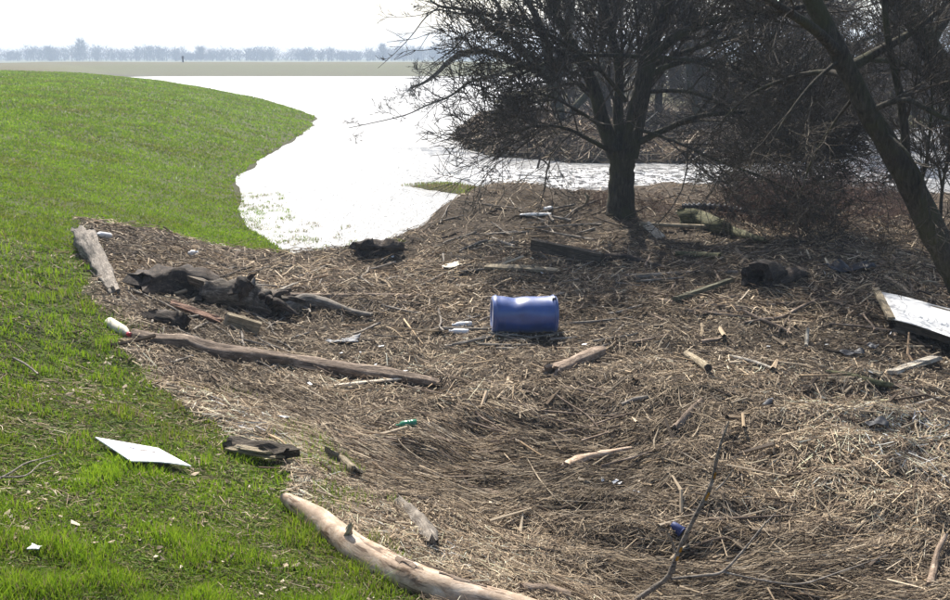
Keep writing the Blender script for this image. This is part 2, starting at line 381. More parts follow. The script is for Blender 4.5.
def water_mat():
    m, nt, N, L, B = nodes('flood water'); a = N.new('ShaderNodeVertexColor'); a.layer_name = 'mask'; s = N.new('ShaderNodeSeparateColor'); L.new(a.outputs[0], s.inputs[0])
    v = coords(nt, 'Object', (1, .55, 1)); w1 = noise(nt, 2.2, 4, .6, v, .4); w2 = noise(nt, 9, 3, .6, v)
    f1 = noise(nt, 3.6, 9, .8, coords(nt, 'Object', (.5, 1.2, 1)), .8)
    foam = N.new('ShaderNodeMath'); foam.operation = 'MULTIPLY'; L.new(ramp(nt, f1, [(.49, (0, 0, 0)), (.57, (1, 1, 1))]), foam.inputs[0]); L.new(s.outputs[0], foam.inputs[1])
    c0 = mixc(nt, s.outputs[0], (.26, .26, .255), (.05, .052, .05)); c = mixc(nt, foam.outputs[0], c0, (.85, .85, .85)); L.new(c, B.inputs['Base Color'])
    rr = N.new('ShaderNodeMapRange'); L.new(foam.outputs[0], rr.inputs[0]); rr.inputs['To Min'].default_value = .10; rr.inputs['To Max'].default_value = .75
    r2 = mixc(nt, s.outputs[0], (.34, .34, .34), rr.outputs[0]); L.new(r2, B.inputs['Roughness']); B.inputs['IOR'].default_value = 1.333
    ad = N.new('ShaderNodeMath'); ad.operation = 'MULTIPLY_ADD'; ad.inputs[1].default_value = .35; L.new(w2, ad.inputs[0]); L.new(w1, ad.inputs[2])
    bump(nt, ad.outputs[0], B, .8, .2); return m
M['water'] = water_mat()

# ------------------------------------------------------------------ ground sheet and water sheet
def lines(lo, hi, step, out, grow):
    a = list(np.arange(lo, hi, step)); s = step; x = a[-1]
    while x < out[1]: s *= grow; x += s; a.append(x)
    s = step; x = a[0]; b = []
    while x > out[0]: s *= grow; x -= s; b.append(x)
    return np.array(b[::-1] + a)
def grid(xs, ys, zf):
    X, Y = np.meshgrid(xs, ys, indexing='ij'); Z = zf(X, Y); nx, ny = X.shape
    idx = np.arange(nx * ny).reshape(nx, ny); F = np.stack([idx[:-1, :-1], idx[1:, :-1], idx[1:, 1:], idx[:-1, 1:]], -1).reshape(-1, 4)
    return X, Y, Z, F
xs = lines(-8, 9, .115, (-1500, 1500), 1.085); ys = lines(2.6, 21, .10, (-30, 1500), 1.05)
X, Y, Z, F = grid(xs, ys, hfun)
dm, dd = masks(X, Y)
isl = sstep(-1.5, 1.0, sdist(X, Y, ISL)); islet = sstep(-1, .2, sdist(X, Y, ISLET))
farY = sstep(60, 95, Y); bankn = sdist(X, Y, BANK)
deb = np.maximum(dm, isl * (1 - sstep(78, 86, Y) * .6) * (1 - .75 * sstep(50, 58, Y) * sstep(12, 18, X)))
dry = np.clip(farY * .55 + .35 * sstep(1.9, 2.5, Z) * sstep(30, 50, Y) + islet * .35 + isl * .6, 0, 1) * (1 - deb)
dry = np.clip(dry * (1 - .5 * (Y < 90)) + .35 * sstep(1.6, .2, bankn) * sstep(20, 30, Y), 0, 1)
wet = sstep(.10, -.03, Z) * .8
me = np_mesh('ground', np.stack([X, Y, Z], -1), F, True, np.stack([deb, dry, wet], -1).reshape(-1, 3), 'mask')
ground = link('ground', me, M['ground']); ground['kind'] = 'structure'

wx = lines(-6, 15, .17, (-420, 420), 1.13); wy = lines(26, 41, .12, (2, 420), 1.10)
def rap(x, y):
    c = 32.6 + .06 * (x - 3) + 1.2 * np.exp(-((x + .5) / 2.0) ** 2)
    return np.exp(-((y - c) / 3.4) ** 2) * sstep(-3.5, 1.0, x) * (1 - .5 * sstep(7, 12, x))
def wz(x, y):
    r = rap(x, y)
    return r * (fbm(x * .8, y * 1.5, .9, 71, 4) * .26 + fbm(x * .6, y, .42, 77, 2) * .16) + fbm(x, y * 1.6, 1.1, 75, 3) * .022 * (y < 120)
X, Y, Z, F = grid(wx, wy, wz); r = rap(X, Y)
me = np_mesh('water', np.stack([X, Y, Z], -1), F, True, np.stack([r, r * 0, r * 0], -1).reshape(-1, 3), 'mask')
water = link('water', me, M['water']); water['kind'] = 'structure'

# ------------------------------------------------------------------ loose reed litter (nobody could count it)
def pick(n, x0, x1, y0, y1, p):
    """positions with density falling with distance, roughly even as seen from the bank"""
    t = RNG.random(n); y = y0 * (y1 / y0) ** t if p == 1 else 1 / (1 / y0 + t * (1 / y1 - 1 / y0))
    a = RNG.random(n) * (x1 - x0) + x0; return a * (y + 1.2), y
PAL = np.array([(.46, .37, .26), (.36, .29, .205), (.27, .215, .155), (.19, .145, .105), (.11, .082, .06), (.055, .042, .032), (.55, .47, .36)])
def sticks(name, x, y, ln, rad, ang, tilt, lift, pal_p, seed, hf=hq, sides=3, tone=None):
    # two rings per stick: a short straight broken piece
    n = len(x); rg = np.random.default_rng(seed)
    h0 = hf(x, y); ca, sa = np.cos(ang), np.sin(ang); hl = ln / 2
    xa, ya, xb, yb = x - ca * hl, y - sa * hl, x + ca * hl, y + sa * hl
    za = np.maximum(hf(xa, ya), h0 - hl * .9) ; zb = np.maximum(hf(xb, yb), h0 - hl * .9)
    za = za + lift + tilt * hl; zb = zb + lift - tilt * hl; zm = np.maximum((za + zb) / 2, h0 + lift) + ln * rg.normal(0, .05, n)
    bend = rg.normal(0, .09, n) * ln
    lg = np.argsort(-ln)[:n // 6]; three = np.zeros(n, bool); three[lg] = True
    P = np.stack([np.stack([xa, ya, za], -1), np.stack([x - sa * bend, y + ca * bend, zm], -1), np.stack([xb, yb, zb], -1)], 1)
    R = np.stack([rad, rad * .9, rad * .55], 1)
    T = P[:, 2] - P[:, 0]; ok = np.ones(n, bool); T /= np.linalg.norm(T, axis=1, keepdims=True) + 1e-9
    A = np.cross(T, [0, 0, 1.]); A /= np.linalg.norm(A, axis=1, keepdims=True) + 1e-9; B = np.cross(A, T)
    th = np.arange(sides) * 2 * math.pi / sides + .5
    V = P[:, :, None] + R[:, :, None, None] * (A[:, None, None] * np.cos(th)[None, None, :, None] + B[:, None, None] * np.sin(th)[None, None, :, None])
    idx = np.arange(n * 3 * sides).reshape(n, 3, sides); a = idx[:, :-1]; b = np.roll(a, -1, 2); d = idx[:, 1:]; c = np.roll(d, -1, 2)
    F3 = np.stack([a, b, c, d], -1)[three].reshape(-1, 4); e0 = idx[~three, 0]; e1 = idx[~three, 2]
    F = np.concatenate([F3, np.stack([e0, np.roll(e0, -1, 1), np.roll(e1, -1, 1), e1], -1).reshape(-1, 4)])
    pc = PAL[rg.choice(len(PAL), n, p=pal_p)] * rg.uniform(.75, 1.25, (n, 1)) * np.array([1, .97, .93]) ** rg.normal(0, 1, (n, 1)) * np.array([1.03, 1.0, .95]) * np.clip(1.0 + 1.3 * fbm(x, y, 1.5, 160, 4), .45, 1.5)[:, None]
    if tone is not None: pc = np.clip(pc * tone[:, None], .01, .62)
    C = np.repeat(pc, 3 * sides, 0)
    return np_mesh(name, V, F, False, C)
def flow(x, y):
    """direction the flood combed the stalks"""
    q = np.arctan2(-(x - 1.5), (y - 15.5)) ; front = sstep(13.5, 9.5, y)
    tang = np.arctan2((y - 15.5), (x - 1.5)) + math.pi / 2
    return tang + fbm(x, y, 2.0, 81, 2) * 1.6, front
def in_deb(x, y, lo=.5):
    m, d = masks(x, y); return m > lo * (.6 + .8 * RNG.random(len(x)))
def combz(x, y):
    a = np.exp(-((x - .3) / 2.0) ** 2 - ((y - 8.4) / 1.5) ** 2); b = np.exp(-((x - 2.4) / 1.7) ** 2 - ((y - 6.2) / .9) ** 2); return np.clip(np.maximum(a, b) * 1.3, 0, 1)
# near field
x, y = pick(92000, -.62, .66, 4.3, 15.5, 2); k = in_deb(x, y); x, y = x[k], y[k]; n = len(x)
an, fr = flow(x, y); comb = np.clip(fr * .25 + fbm(x, y, 1.1, 85, 3) * 1.2 + combz(x, y) * .8, .0, .97)
an = an + RNG.normal(0, 1, n) * (.16 + 1.6 * (1 - comb))
dist = np.hypot(x, y); sc = np.clip(dist / 7.5, .7, 1.8)
ln = RNG.lognormal(-2.6, .6, n) * (.75 + 1.1 * comb) * sc ** .7; rad = np.clip(RNG.lognormal(-6.35, .55, n), .0009, .010) * sc * (.75 + .5 * vnoise(x, y, 1.2, 165)) * (1 - .25 * comb)
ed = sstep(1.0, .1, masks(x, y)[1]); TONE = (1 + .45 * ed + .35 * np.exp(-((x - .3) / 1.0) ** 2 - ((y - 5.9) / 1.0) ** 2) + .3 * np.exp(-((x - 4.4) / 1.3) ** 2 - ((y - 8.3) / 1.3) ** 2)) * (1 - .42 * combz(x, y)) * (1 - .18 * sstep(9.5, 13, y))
lift = RNG.random(n) ** 2 * .07 * (1.3 - comb * .7) - .004
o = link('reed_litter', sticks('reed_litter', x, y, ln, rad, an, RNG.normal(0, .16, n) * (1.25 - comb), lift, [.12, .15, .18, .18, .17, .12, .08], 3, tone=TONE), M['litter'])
tag(o, 'loose mat of short broken reed stalks covering the nearer flood debris', kind='stuff')
# flat reed strips: the matted bulk of the litter
def strips(name, x, y, ln, wid, ang, lift, pal_p, seed, tone, hf=hq, PAL=PAL):
    n = len(x); rg = np.random.default_rng(seed); ca, sa = np.cos(ang) * ln / 2, np.sin(ang) * ln / 2; roll = rg.normal(0, .7, n); tl = rg.normal(0, .10, n) * ln
    wx_, wy_, wz_ = -np.sin(ang) * np.cos(roll) * wid, np.cos(ang) * np.cos(roll) * wid, np.sin(roll) * wid
    za = hf(x - ca, y - sa); zb = hf(x + ca, y + sa); zc = hf(x, y); up = np.maximum(0, zc - (za + zb) / 2)
    P = lambda k, s_, z: np.stack([x + k * ca + s_ * wx_, y + k * sa + s_ * wy_, z + up + lift + k * tl + s_ * wz_], -1)
    V = np.stack([P(-1, -1, za), P(-1, 1, za), P(1, .7, zb), P(1, -.7, zb)], 1); F = np.arange(n * 4).reshape(n, 4)
    pc = PAL[rg.choice(len(PAL), n, p=pal_p)] * rg.uniform(.7, 1.3, (n, 1)) * np.array([1.03, 1.0, .95]) * np.clip(1.0 + 1.3 * fbm(x, y, 1.5, 160, 4), .45, 1.5)[:, None]
    return np_mesh(name, V, F, False, np.repeat(np.clip(pc * tone[:, None], .01, .6), 4, 0))
x, y = pick(270000, -.62, .68, 4.3, 20, 2); k = in_deb(x, y); x, y = x[k], y[k]; n = len(x)
an, fr = flow(x, y); comb = np.clip(fr * .25 + fbm(x, y, 1.1, 85, 3) * 1.2 + combz(x, y) * .8, .0, .97); an = an + RNG.normal(0, 1, n) * (.16 + 1.6 * (1 - comb))
sc = np.clip(np.hypot(x, y) / 7.5, .7, 2.4); ed = sstep(1.0, .1, masks(x, y)[1])
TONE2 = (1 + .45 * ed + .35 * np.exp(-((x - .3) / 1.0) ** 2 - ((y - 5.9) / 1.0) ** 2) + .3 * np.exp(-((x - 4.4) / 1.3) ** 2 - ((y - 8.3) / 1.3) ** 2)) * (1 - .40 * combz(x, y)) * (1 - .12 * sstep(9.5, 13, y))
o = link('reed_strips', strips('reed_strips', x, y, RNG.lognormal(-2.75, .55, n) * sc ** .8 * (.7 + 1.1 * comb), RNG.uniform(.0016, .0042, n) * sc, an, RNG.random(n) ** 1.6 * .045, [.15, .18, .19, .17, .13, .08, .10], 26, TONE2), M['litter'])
tag(o, 'matted flattened reed leaves filling the gaps of the flood debris', kind='stuff')
# far field
x, y = pick(47000, -.55, .8, 13.5, 30.5, 2); k = in_deb(x, y); x, y = x[k], y[k]; n = len(x)
an = RNG.random(n) * 7; ln = RNG.lognormal(-1.75, .6, n); rad = np.clip(RNG.lognormal(-5.15, .5, n), .0025, .03)
o = link('twig_litter', sticks('twig_litter', x, y, ln, rad, an, RNG.normal(0, .22, n), RNG.random(n) ** 2 * .10, [.09, .14, .19, .22, .19, .12, .05], 4), M['litter'])
tag(o, 'tangled twigs and reed stalks covering the farther debris around the trees', kind='stuff')
# thicker broken pieces in between
x, y = pick(1700, -.55, .72, 5.0, 28, 2); k = in_deb(x, y); x, y = x[k], y[k]; n = len(x); sc = np.clip(np.hypot(x, y) / 10, .55, 2.0)
an, fr = flow(x, y); an = an + RNG.normal(0, .9, n)
o = link('drift_pieces', sticks('drift_pieces', x, y, RNG.lognormal(-1.35, .55, n) * sc, np.clip(RNG.lognormal(-4.45, .45, n), .005, .035) * sc, an, RNG.normal(0, .12, n), .01 + RNG.random(n) * .04, [.10, .16, .18, .18, .2, .13, .05], 24, sides=5), M['litter'])
tag(o, 'many small broken driftwood pieces strewn through the debris', kind='stuff')
# heap across the river
x = RNG.uniform(-2, 22, 19000); y = 36.0 + RNG.random(19000) ** 1.6 * 18; k = hfun(x, y) > .0; x, y = x[k], y[k]; n = len(x)
o = link('driftwood_heap', sticks('driftwood_heap', x, y, RNG.lognormal(-.55, .55, n), RNG.uniform(.010, .034, n), RNG.random(n) * 7, RNG.normal(0, .4, n), RNG.random(n) ** 2 * .35, [.05, .08, .14, .22, .27, .20, .04], 5, hfun), M['litter'])
tag(o, 'brown heap of drifted brushwood along the far river bank', kind='stuff')
# leaf flakes and chips
def flakes(name, x, y, size, lift, pal_p, seed, hf=hq):
    n = len(x); rg = np.random.default_rng(seed); z = hf(x, y) + lift; a = rg.random(n) * 7; t = rg.normal(0, .35, (n, 2)); w = size * rg.uniform(.35, .8, n)
    ca, sa = np.cos(a), np.sin(a)
    def pt(u, v, c): return np.stack([x + ca * u - sa * v, y + sa * u + ca * v, z + u * t[:, 0] + v * t[:, 1] + c], -1)
    V = np.stack([pt(-size, 0, size * .2), pt(0 * size, -w, 0), pt(size, 0, size * .25), pt(0 * size, w, size * .1)], 1)
    idx = np.arange(n * 4).reshape(n, 4); F = np.concatenate([idx[:, [0, 1, 2]], idx[:, [0, 2, 3]]])
    pc = PAL[rg.choice(len(PAL), n, p=pal_p)] * rg.uniform(.7, 1.25, (n, 1)); return np_mesh(name, V, F, False, np.repeat(pc, 4, 0))
x, y = pick(36000, -.62, .75, 4.3, 28, 2); k = in_deb(x, y); x, y = x[k], y[k]; n = len(x); sc = np.clip(np.hypot(x, y) / 8, .7, 2.6)
o = link('leaf_litter', flakes('leaf_litter', x, y, RNG.uniform(.006, .019, n) * sc, RNG.random(n) * .03, [.16, .2, .2, .2, .12, .04, .08], 6), M['flake'])
tag(o, 'dead leaves and bark chips strewn over the debris', kind='stuff')

# ------------------------------------------------------------------ grass
def blades(name, x, y, hgt, wid, seed, dryp=.13, hf=hq, lean=.45, far=False):
    n = len(x); rg = np.random.default_rng(seed); z = hf(x, y) - .005; a = rg.random(n) * 7; l = np.abs(rg.normal(0, lean, n)) * hgt; la = rg.random(n) * 7
    dx, dy = np.cos(la) * l, np.sin(la) * l; ca, sa = np.cos(a) * wid / 2, np.sin(a) * wid / 2
    p = lambda f, s, g: np.stack([x + dx * g + ca * s, y + dy * g + sa * s, z + hgt * f], -1)
    if far:
        nv = 3; V = np.stack([p(0, -1, 0), p(0, 1, 0), p(.92, 0, 1.0)], 1); F = np.arange(n * 3).reshape(n, 3)
    else:
        nv = 5; V = np.stack([p(0, -1, 0), p(0, 1, 0), p(.55, .8, .35), p(.55, -.8, .35), p(.92, 0, 1.0)], 1)
        idx = np.arange(n * 5).reshape(n, 5); F = np.concatenate([idx[:, [0, 1, 2]], idx[:, [0, 2, 3]], idx[:, [3, 2, 4]]])
    pat = fbm(x, y, 1.6, 91, 3)[:, None]; t = rg.random((n, 1))
    c = np.array([.10, .19, .007]) * (1 - t) + np.array([.20, .275, .02]) * t
    c = c * (1 + pat * .9) * (.8 + .5 * vnoise(x, y, .22, 97))[:, None] + np.array([.035, .01, .005]) * np.clip(pat * -3, 0, 1)
    dr = rg.random(n) < np.clip(dryp * (1 - pat[:, 0] * 4), .02, .8); c[dr] = np.array([.26, .21, .11]) * rg.uniform(.4, 1.2, (dr.sum(), 1))
    C = np.repeat(c, nv, 0); return np_mesh(name, V, F, False, C)
BOARD = [tuple(hit(u_, v_, .05)[:2]) for (u_, v_) in ((93, 437), (131, 464), (193, 468), (158, 448))]
def grass_ok(x, y):
    m, d = masks(x, y); n = sdist(x, y, BANK); den = .86 + fbm(x, y, .40, 95, 3) * 1.8 + fbm(x, y, 2.2, 98, 2) * .8
    return (m < .45) & (n > .05) & (sdist(x, y, BOARD) < .01) & (RNG.random(len(x)) < den)
x, y = pick(185000, -.60, .08, 3.0, 15.5, 2); k = grass_ok(x, y); x, y = x[k], y[k]; n = len(x); d = np.hypot(x, y); cl = .5 + vnoise(x, y, .22, 97) ** 2 * 1.9
o = link('grass', blades('grass', x, y, RNG.uniform(.025, .075, n) * cl * np.clip(d / 9, .95, 1.5), RNG.uniform(.003, .0062, n) * np.clip(d / 4.2, 1, 3.4), 11), M['grass'])
tag(o, 'short green meadow grass on the nearer dyke slope', kind='stuff')
x, y = pick(105000, -.60, .08, 3.0, 15.5, 2); k = (masks(x, y)[0] < .5) & (sdist(x, y, BANK) > .05) & (sdist(x, y, BOARD) < 0); x, y = x[k], y[k]; n = len(x); sc = np.clip(np.hypot(x, y) / 5, .8, 2.6)
GP = np.array([(.11, .19, .014), (.075, .13, .012), (.16, .20, .03), (.22, .19, .09), (.12, .10, .05), (.05, .055, .018), (.30, .26, .15)])
o = link('grass_thatch', strips('grass_thatch', x, y, RNG.lognormal(-3.2, .45, n) * sc, RNG.uniform(.0015, .0038, n) * sc, RNG.random(n) * 7, .004 + RNG.random(n) * .016, [.26, .22, .14, .12, .12, .09, .05], 27, np.ones(n), PAL=GP), M['flake'])
tag(o, 'flattened green and straw coloured blades at the foot of the near grass', kind='stuff')
x, y = pick(270000, -.62, -.05, 14.5, 95, 1); k = grass_ok(x, y); x, y = x[k], y[k]; n = len(x); d = np.hypot(x, y)
o = link('grass', blades('grass', x, y, RNG.uniform(.035, .085, n) * np.clip(d / 30, .8, 1.5), .0016 * d * RNG.uniform(.7, 1.3, n), 12, .05, hfun, .7, True), M['grass'])
tag(o, 'green grass on the dyke slope farther along the flood water', kind='stuff')
# a few blades poking through the thin edge of the debris, and drowned tufts in the shallows
x, y = pick(30000, -.55, .05, 4.4, 12, 2); m_, d_ = masks(x, y); k = (d_ > -.1) & (d_ < .9) & (fbm(x, y, .55, 99, 2) > .13 + d_ * .12); x, y = x[k], y[k]; n = len(x)
o = link('grass', blades('grass', x, y, RNG.uniform(.04, .09, n) + .03, RNG.uniform(.003, .006, n), 13), M['grass']); tag(o, 'green grass tufts poking through the thin edge of the debris', kind='stuff')
tx = []; ty = []
for _ in range(230):
    yy = random.uniform(18.8, 29); i = random.random() ** 1.6 * 2.0
    e = np.interp(yy, [19.4, 23, 26.5, 31], [-3.8, -5.6, -6.8, -8.1]) + i * (1.25 if yy < 24 else .7)
    k_ = random.randint(4, 22); s_ = random.uniform(.03, .10); tx += list(np.random.default_rng(_).normal(e, s_, k_)); ty += list(np.random.default_rng(_ + 999).normal(yy, s_, k_))
tx = np.array(tx); ty = np.array(ty); n = len(tx)
o = link('flooded_grass', blades('flooded_grass', tx, ty, RNG.uniform(.04, .13, n), RNG.uniform(.008, .018, n), 14, .35, lambda a, b: np.maximum(hfun(a, b), -.02), .9), M['grass'])
tag(o, 'drowned grass tufts sticking out of the shallow water by the slope', kind='stuff')
x = RNG.uniform(-3, 2.4, 9000); y = RNG.uniform(26.6, 31.5, 9000); k = (sdist(x, y, ISLET) > -.2) & (hq(x, y) > 0); x, y = x[k], y[k]; n = len(x)
o = link('islet_grass', blades('islet_grass', x, y, RNG.uniform(.04, .12, n), RNG.uniform(.01, .024, n), 15, .45), M['grass']); tag(o, 'flattened olive grass on the low islet at the edge of the rapids', kind='stuff')
x, y = pick(7500, -.62, .1, 2.8, 14, 2); m_, d_ = masks(x, y); k = (m_ < .5) & (fbm(x, y, .55, 88, 3) > .06); x, y = x[k], y[k]; n = len(x); sc = np.clip(np.hypot(x, y) / 5, .8, 2.2)
o = link('dead_leaves', flakes('dead_leaves', x, y, RNG.lognormal(-4.7, .5, n) * sc, .004 + RNG.random(n) * .03, [.22, .2, .18, .15, .08, .02, .15], 16), M['flake']); tag(o, 'pale dead leaves scattered through the green grass', kind='stuff')

x, y = pick(16000, -.62, .1, 2.8, 15, 2); m_, d_ = masks(x, y); k = (m_ < .5) & (fbm(x, y, .5, 90, 3) > .02); x, y = x[k], y[k]; n = len(x); sc = np.clip(np.hypot(x, y) / 5, .8, 2.4)
o = link('dry_thatch', sticks('dry_thatch', x, y, RNG.lognormal(-2.9, .5, n) * sc, RNG.uniform(.0012, .0026, n) * sc, RNG.random(n) * 7, RNG.normal(0, .25, n), RNG.random(n) * .03, [.2, .25, .2, .15, .08, .02, .10], 17), M['litter']); tag(o, 'dry straw thatch lying between the green grass blades', kind='stuff')

# ------------------------------------------------------------------ trees
def unit(v): return v / (np.linalg.norm(v) + 1e-9)
class Tree:
    def __init__(s, seed, rmin=.006, up=.15, wob=.25): s.r = random.Random(seed); s.g = np.random.default_rng(seed); s.big = []; s.fine = []; s.rmin = rmin; s.up = up; s.wob = wob
    def branch(s, p, d, L, r, lev, nseg=5, droop=0.0):
        P = [p]; d = unit(d)
        for i in range(nseg):
            d = unit(d + s.g.normal(0, s.wob, 3) * .6 + np.array([0, 0, s.up - droop * (i / nseg)])); P.append(P[-1] + d * L / nseg)
        P = np.array(P); R = np.linspace(r, max(r * .35, s.rmin * .6), nseg + 1)
        return P, R
    def grow(s, P, R, lev, n, Lc, spread=.9, t0=.15, droop=0.0, fac=(.5, .5), ncs=None):
        """n children on polyline P at level lev; recursion while lev > 0"""
        k = len(P) - 1
        for _ in range(n):
            t = t0 + (1 - t0) * s.r.random() ** .8; i = min(int(t * k), k - 1); f = t * k - i; p = P[i] * (1 - f) + P[i + 1] * f; r = R[i] * (1 - f) + R[i + 1] * f
            T = unit(P[i + 1] - P[i]); q = unit(np.cross(T, s.g.normal(0, 1, 3))); a = s.r.uniform(.5, 1.0) * spread
            d = T * math.cos(a) + q * math.sin(a); L = Lc * s.r.uniform(.55, 1.15) * (1.15 - .5 * t); rc = max(s.rmin, min(r * .62, L * .014))
            C, RC = s.branch(p, d, L, rc, lev, 5 if lev > 0 else 2, droop)
            (s.big if rc > .045 else s.fine).append((C, RC))
            if lev > 0: s.grow(C, RC, lev - 1, max(2, int((ncs or {}).get(lev, 6) * s.r.uniform(.7, 1.3))), L * fac[0], spread, .12, droop, fac, ncs)
def rel(polys, o): return [(P - o, R) for P, R in polys]
def tree_from(seed, base, trunk, limbs, name, label, lev=2, n=9, Lc=2.2, rmin=.006, droop=.05, ncs=None, cat='tree', up=.1, fac=(.5, .5), group=None, extra=(), mat='bark', tmat='twig', sides=9):
    t = Tree(seed, rmin, up); root = empty(name, base, label, cat, group); b = np.array(base)
    g = np.random.default_rng(seed + 5)
    def solid(nm, P, R, sides=sides):
        P = spline(P, max(8, len(P) * 4)); R = np.interp(np.linspace(0, 1, len(P)), np.linspace(0, 1, len(R)), R)
        P[1:] = P[1:] + g.normal(0, 1, P[1:].shape) * R[1:, None] * .03
        V, F = tubes([(P - b, R)], sides); me = np_mesh(nm, V, F, True)
        link(nm, me, M[mat], root); return P, R
    P, R = solid('trunk', trunk[0], trunk[1], 14); allp = [(P, R, False)]
    for (LP, LR) in limbs: p, r = solid('limb', LP, LR); allp.append((p, r, True))
    for (p, r, lim) in allp:
        if not lim and n and len(limbs): continue
        L = np.linalg.norm(np.diff(p, axis=0), axis=1).sum()
        t.grow(p, r, lev, int(n * L / 3), Lc, .95, .18, droop, fac, ncs)
    for (LP, LR) in extra:
        p = spline(LP, 14); r = np.interp(np.linspace(0, 1, 14), np.linspace(0, 1, len(LR)), LR); t.fine.append((p, r)); L = np.linalg.norm(np.diff(p, axis=0), axis=1).sum(); t.grow(p, r, max(0, lev - 1), int(n * L / 2.4), Lc * .5, .8, .2, droop, fac, ncs)
    if t.big: V, F = tubes(rel(t.big, b), 6); link('branch', np_mesh('branch', V, F, True), M[mat], root)
    V, F = tubes(rel(t.fine, b), 3); link('crown', np_mesh('crown', V, F, False), M[tmat], root)
    return root
def pts(L, Y): return [at(u, v, Y + (dy[0] if dy else 0)) for (u, v, *dy) in L]

B0 = hit(620, 214); Y0 = B0[1]
B0[2] -= .12
tree_from(21, B0, ([B0] + pts([(621, 195), (622, 170), (621, 148)], Y0), [.37, .31, .29, .31]),
    [(pts([(616, 156), (603, 122), (594, 88), (578, 55), (560, 22), (540, -25), (515, -80)], Y0), [.20, .165, .14, .10, .07, .04]),
     (pts([(621, 155), (618, 112, .3), (619, 72, .5), (611, 30, .8), (598, -25, 1), (590, -90, 1)], Y0), [.16, .12, .10, .07, .05]),
     (pts([(628, 157), (638, 112), (645, 76), (650, 48), (664, 12), (684, -40), (690, -100)], Y0), [.25, .22, .20, .16, .12, .07]),
     (pts([(648, 62), (668, 42, -.4), (702, 24, -.9), (745, 14, -1.4), (795, 8, -1.9), (850, -8, -2.2)], Y0), [.13, .11, .085, .06, .03]),
     (pts([(644, 80), (668, 66, -.3), (702, 60, -.6), (738, 68, -1), (775, 88, -1.3), (800, 115, -1.5)], Y0), [.075, .06, .05, .03, .015]),
     (pts([(632, 146), (664, 130, -.5), (700, 116, -1), (742, 112, -1.5), (790, 108, -2), (835, 124, -2.4)], Y0), [.085, .07, .05, .035, .015]),
     (pts([(646, 68), (690, 50, .5), (740, 36, .9), (800, 42, 1.2), (855, 62, 1.5)], Y0), [.075, .06, .05, .035, .015]),
     (pts([(612, 152), (590, 140, -.4), (565, 128, -.9), (535, 126, -1.3), (505, 135, -1.6)], Y0), [.06, .05, .035, .025, .01]),
     (pts([(650, 58), (610, 55, -.6), (565, 57, -1.2), (535, 68, -1.4), (508, 80, -1.7)], Y0), [.06, .045, .035, .012]),
     (pts([(597, 95), (580, 84, .4), (560, 86, .8), (545, 100, 1.1), (538, 118, 1.3)], Y0), [.055, .04, .03, .012]),
     (pts([(646, 92), (690, 92, -.8), (735, 112, -1.5), (775, 148, -2.1), (802, 188, -2.5)], Y0), [.05, .042, .032, .022, .01]),
     (pts([(634, 128), (672, 140, -.9), (716, 160, -1.7), (765, 178, -2.4), (812, 204, -2.9)], Y0), [.045, .036, .028, .018, .008]),
     (pts([(650, 56), (705, 64, -1.2), (765, 90, -2.2), (820, 138, -3), (850, 185, -3.4)], Y0), [.05, .04, .032, .02, .008]),
     (pts([(625, 100), (600, 70, -1), (560, 40, -1.8), (515, 25, -2.4), (485, 40, -2.8)], Y0), [.06, .045, .035, .022, .01]),
     (pts([(606, 130), (580, 112, -1), (545, 95, -1.7), (512, 98, -2.2)], Y0), [.045, .035, .025, .01]),
     (pts([(655, 30), (672, -10, -.8), (700, -50, -1.4), (740, -85, -2)], Y0), [.12, .09, .06, .04])],
    'bare_tree', 'thick dark leafless tree with forked trunk standing on the debris behind the blue barrel', 2, 15, 2.6, .0085, .10, {2: 9, 1: 5}, fac=(.6, .5))

# tree across the river whose branches hang over the water on the left
Y1 = 42.0; Y1 = 45.0; B1 = at(566, 147, Y1); B1[2] = float(hfun(B1[:1], B1[1:2])[0]) - .2
tree_from(22, B1, ([B1 - np.array([0, 0, .9]), B1] + pts([(562, 128), (556, 100), (550, 75)], Y1), [.42, .36, .32, .29, .26]),
    [(pts([(550, 80), (535, 62), (510, 40), (490, 27), (478, 14), (462, 9), (440, 6), (425, -4)], Y1), [.28, .22, .17, .12, .09, .06, .03]),
     (pts([(540, 70), (515, 62), (497, 54), (478, 51), (460, 54), (446, 64), (438, 72), (425, 82), (410, 88)], Y1), [.20, .17, .15, .13, .11, .08, .04]),
     (pts([(552, 80), (545, 40), (530, 5), (500, -40)], Y1), [.26, .2, .14, .07]),
     (pts([(554, 90), (565, 50), (572, 10), (575, -50)], Y1), [.24, .2, .14, .07]),
     (pts([(495, 30), (500, 10), (485, -10), (455, -30)], Y1), [.13, .10, .07, .04]),
     (pts([(545, 75), (522, 68), (495, 75), (470, 82), (450, 96), (425, 106), (402, 116), (348, 128)], Y1), [.10, .085, .07, .05, .03, .015]),
     (pts([(562, 120), (590, 90), (610, 50), (620, 0)], Y1), [.2, .16, .11, .06]),
     (pts([(520, 48), (495, 32), (470, 32), (452, 50), (420, 72)], Y1), [.08, .06, .045, .03, .012])],
    'bare_tree', 'leafless tree across the rapids with long branches hanging left over the white water', 2, 5, 1.8, .011, .12, {2: 7, 1: 5}, fac=(.55, .5),
    extra=[(pts([(440, 6), (425, 18), (412, 35), (396, 52), (378, 68)], Y1), [.035, .03, .02, .01]), (pts([(480, 16), (462, 14), (440, 10), (415, 16), (384, 17)], Y1), [.04, .03, .02, .01]),
           (pts([(455, 10), (462, 25), (475, 32)], Y1), [.03, .02, .01])])

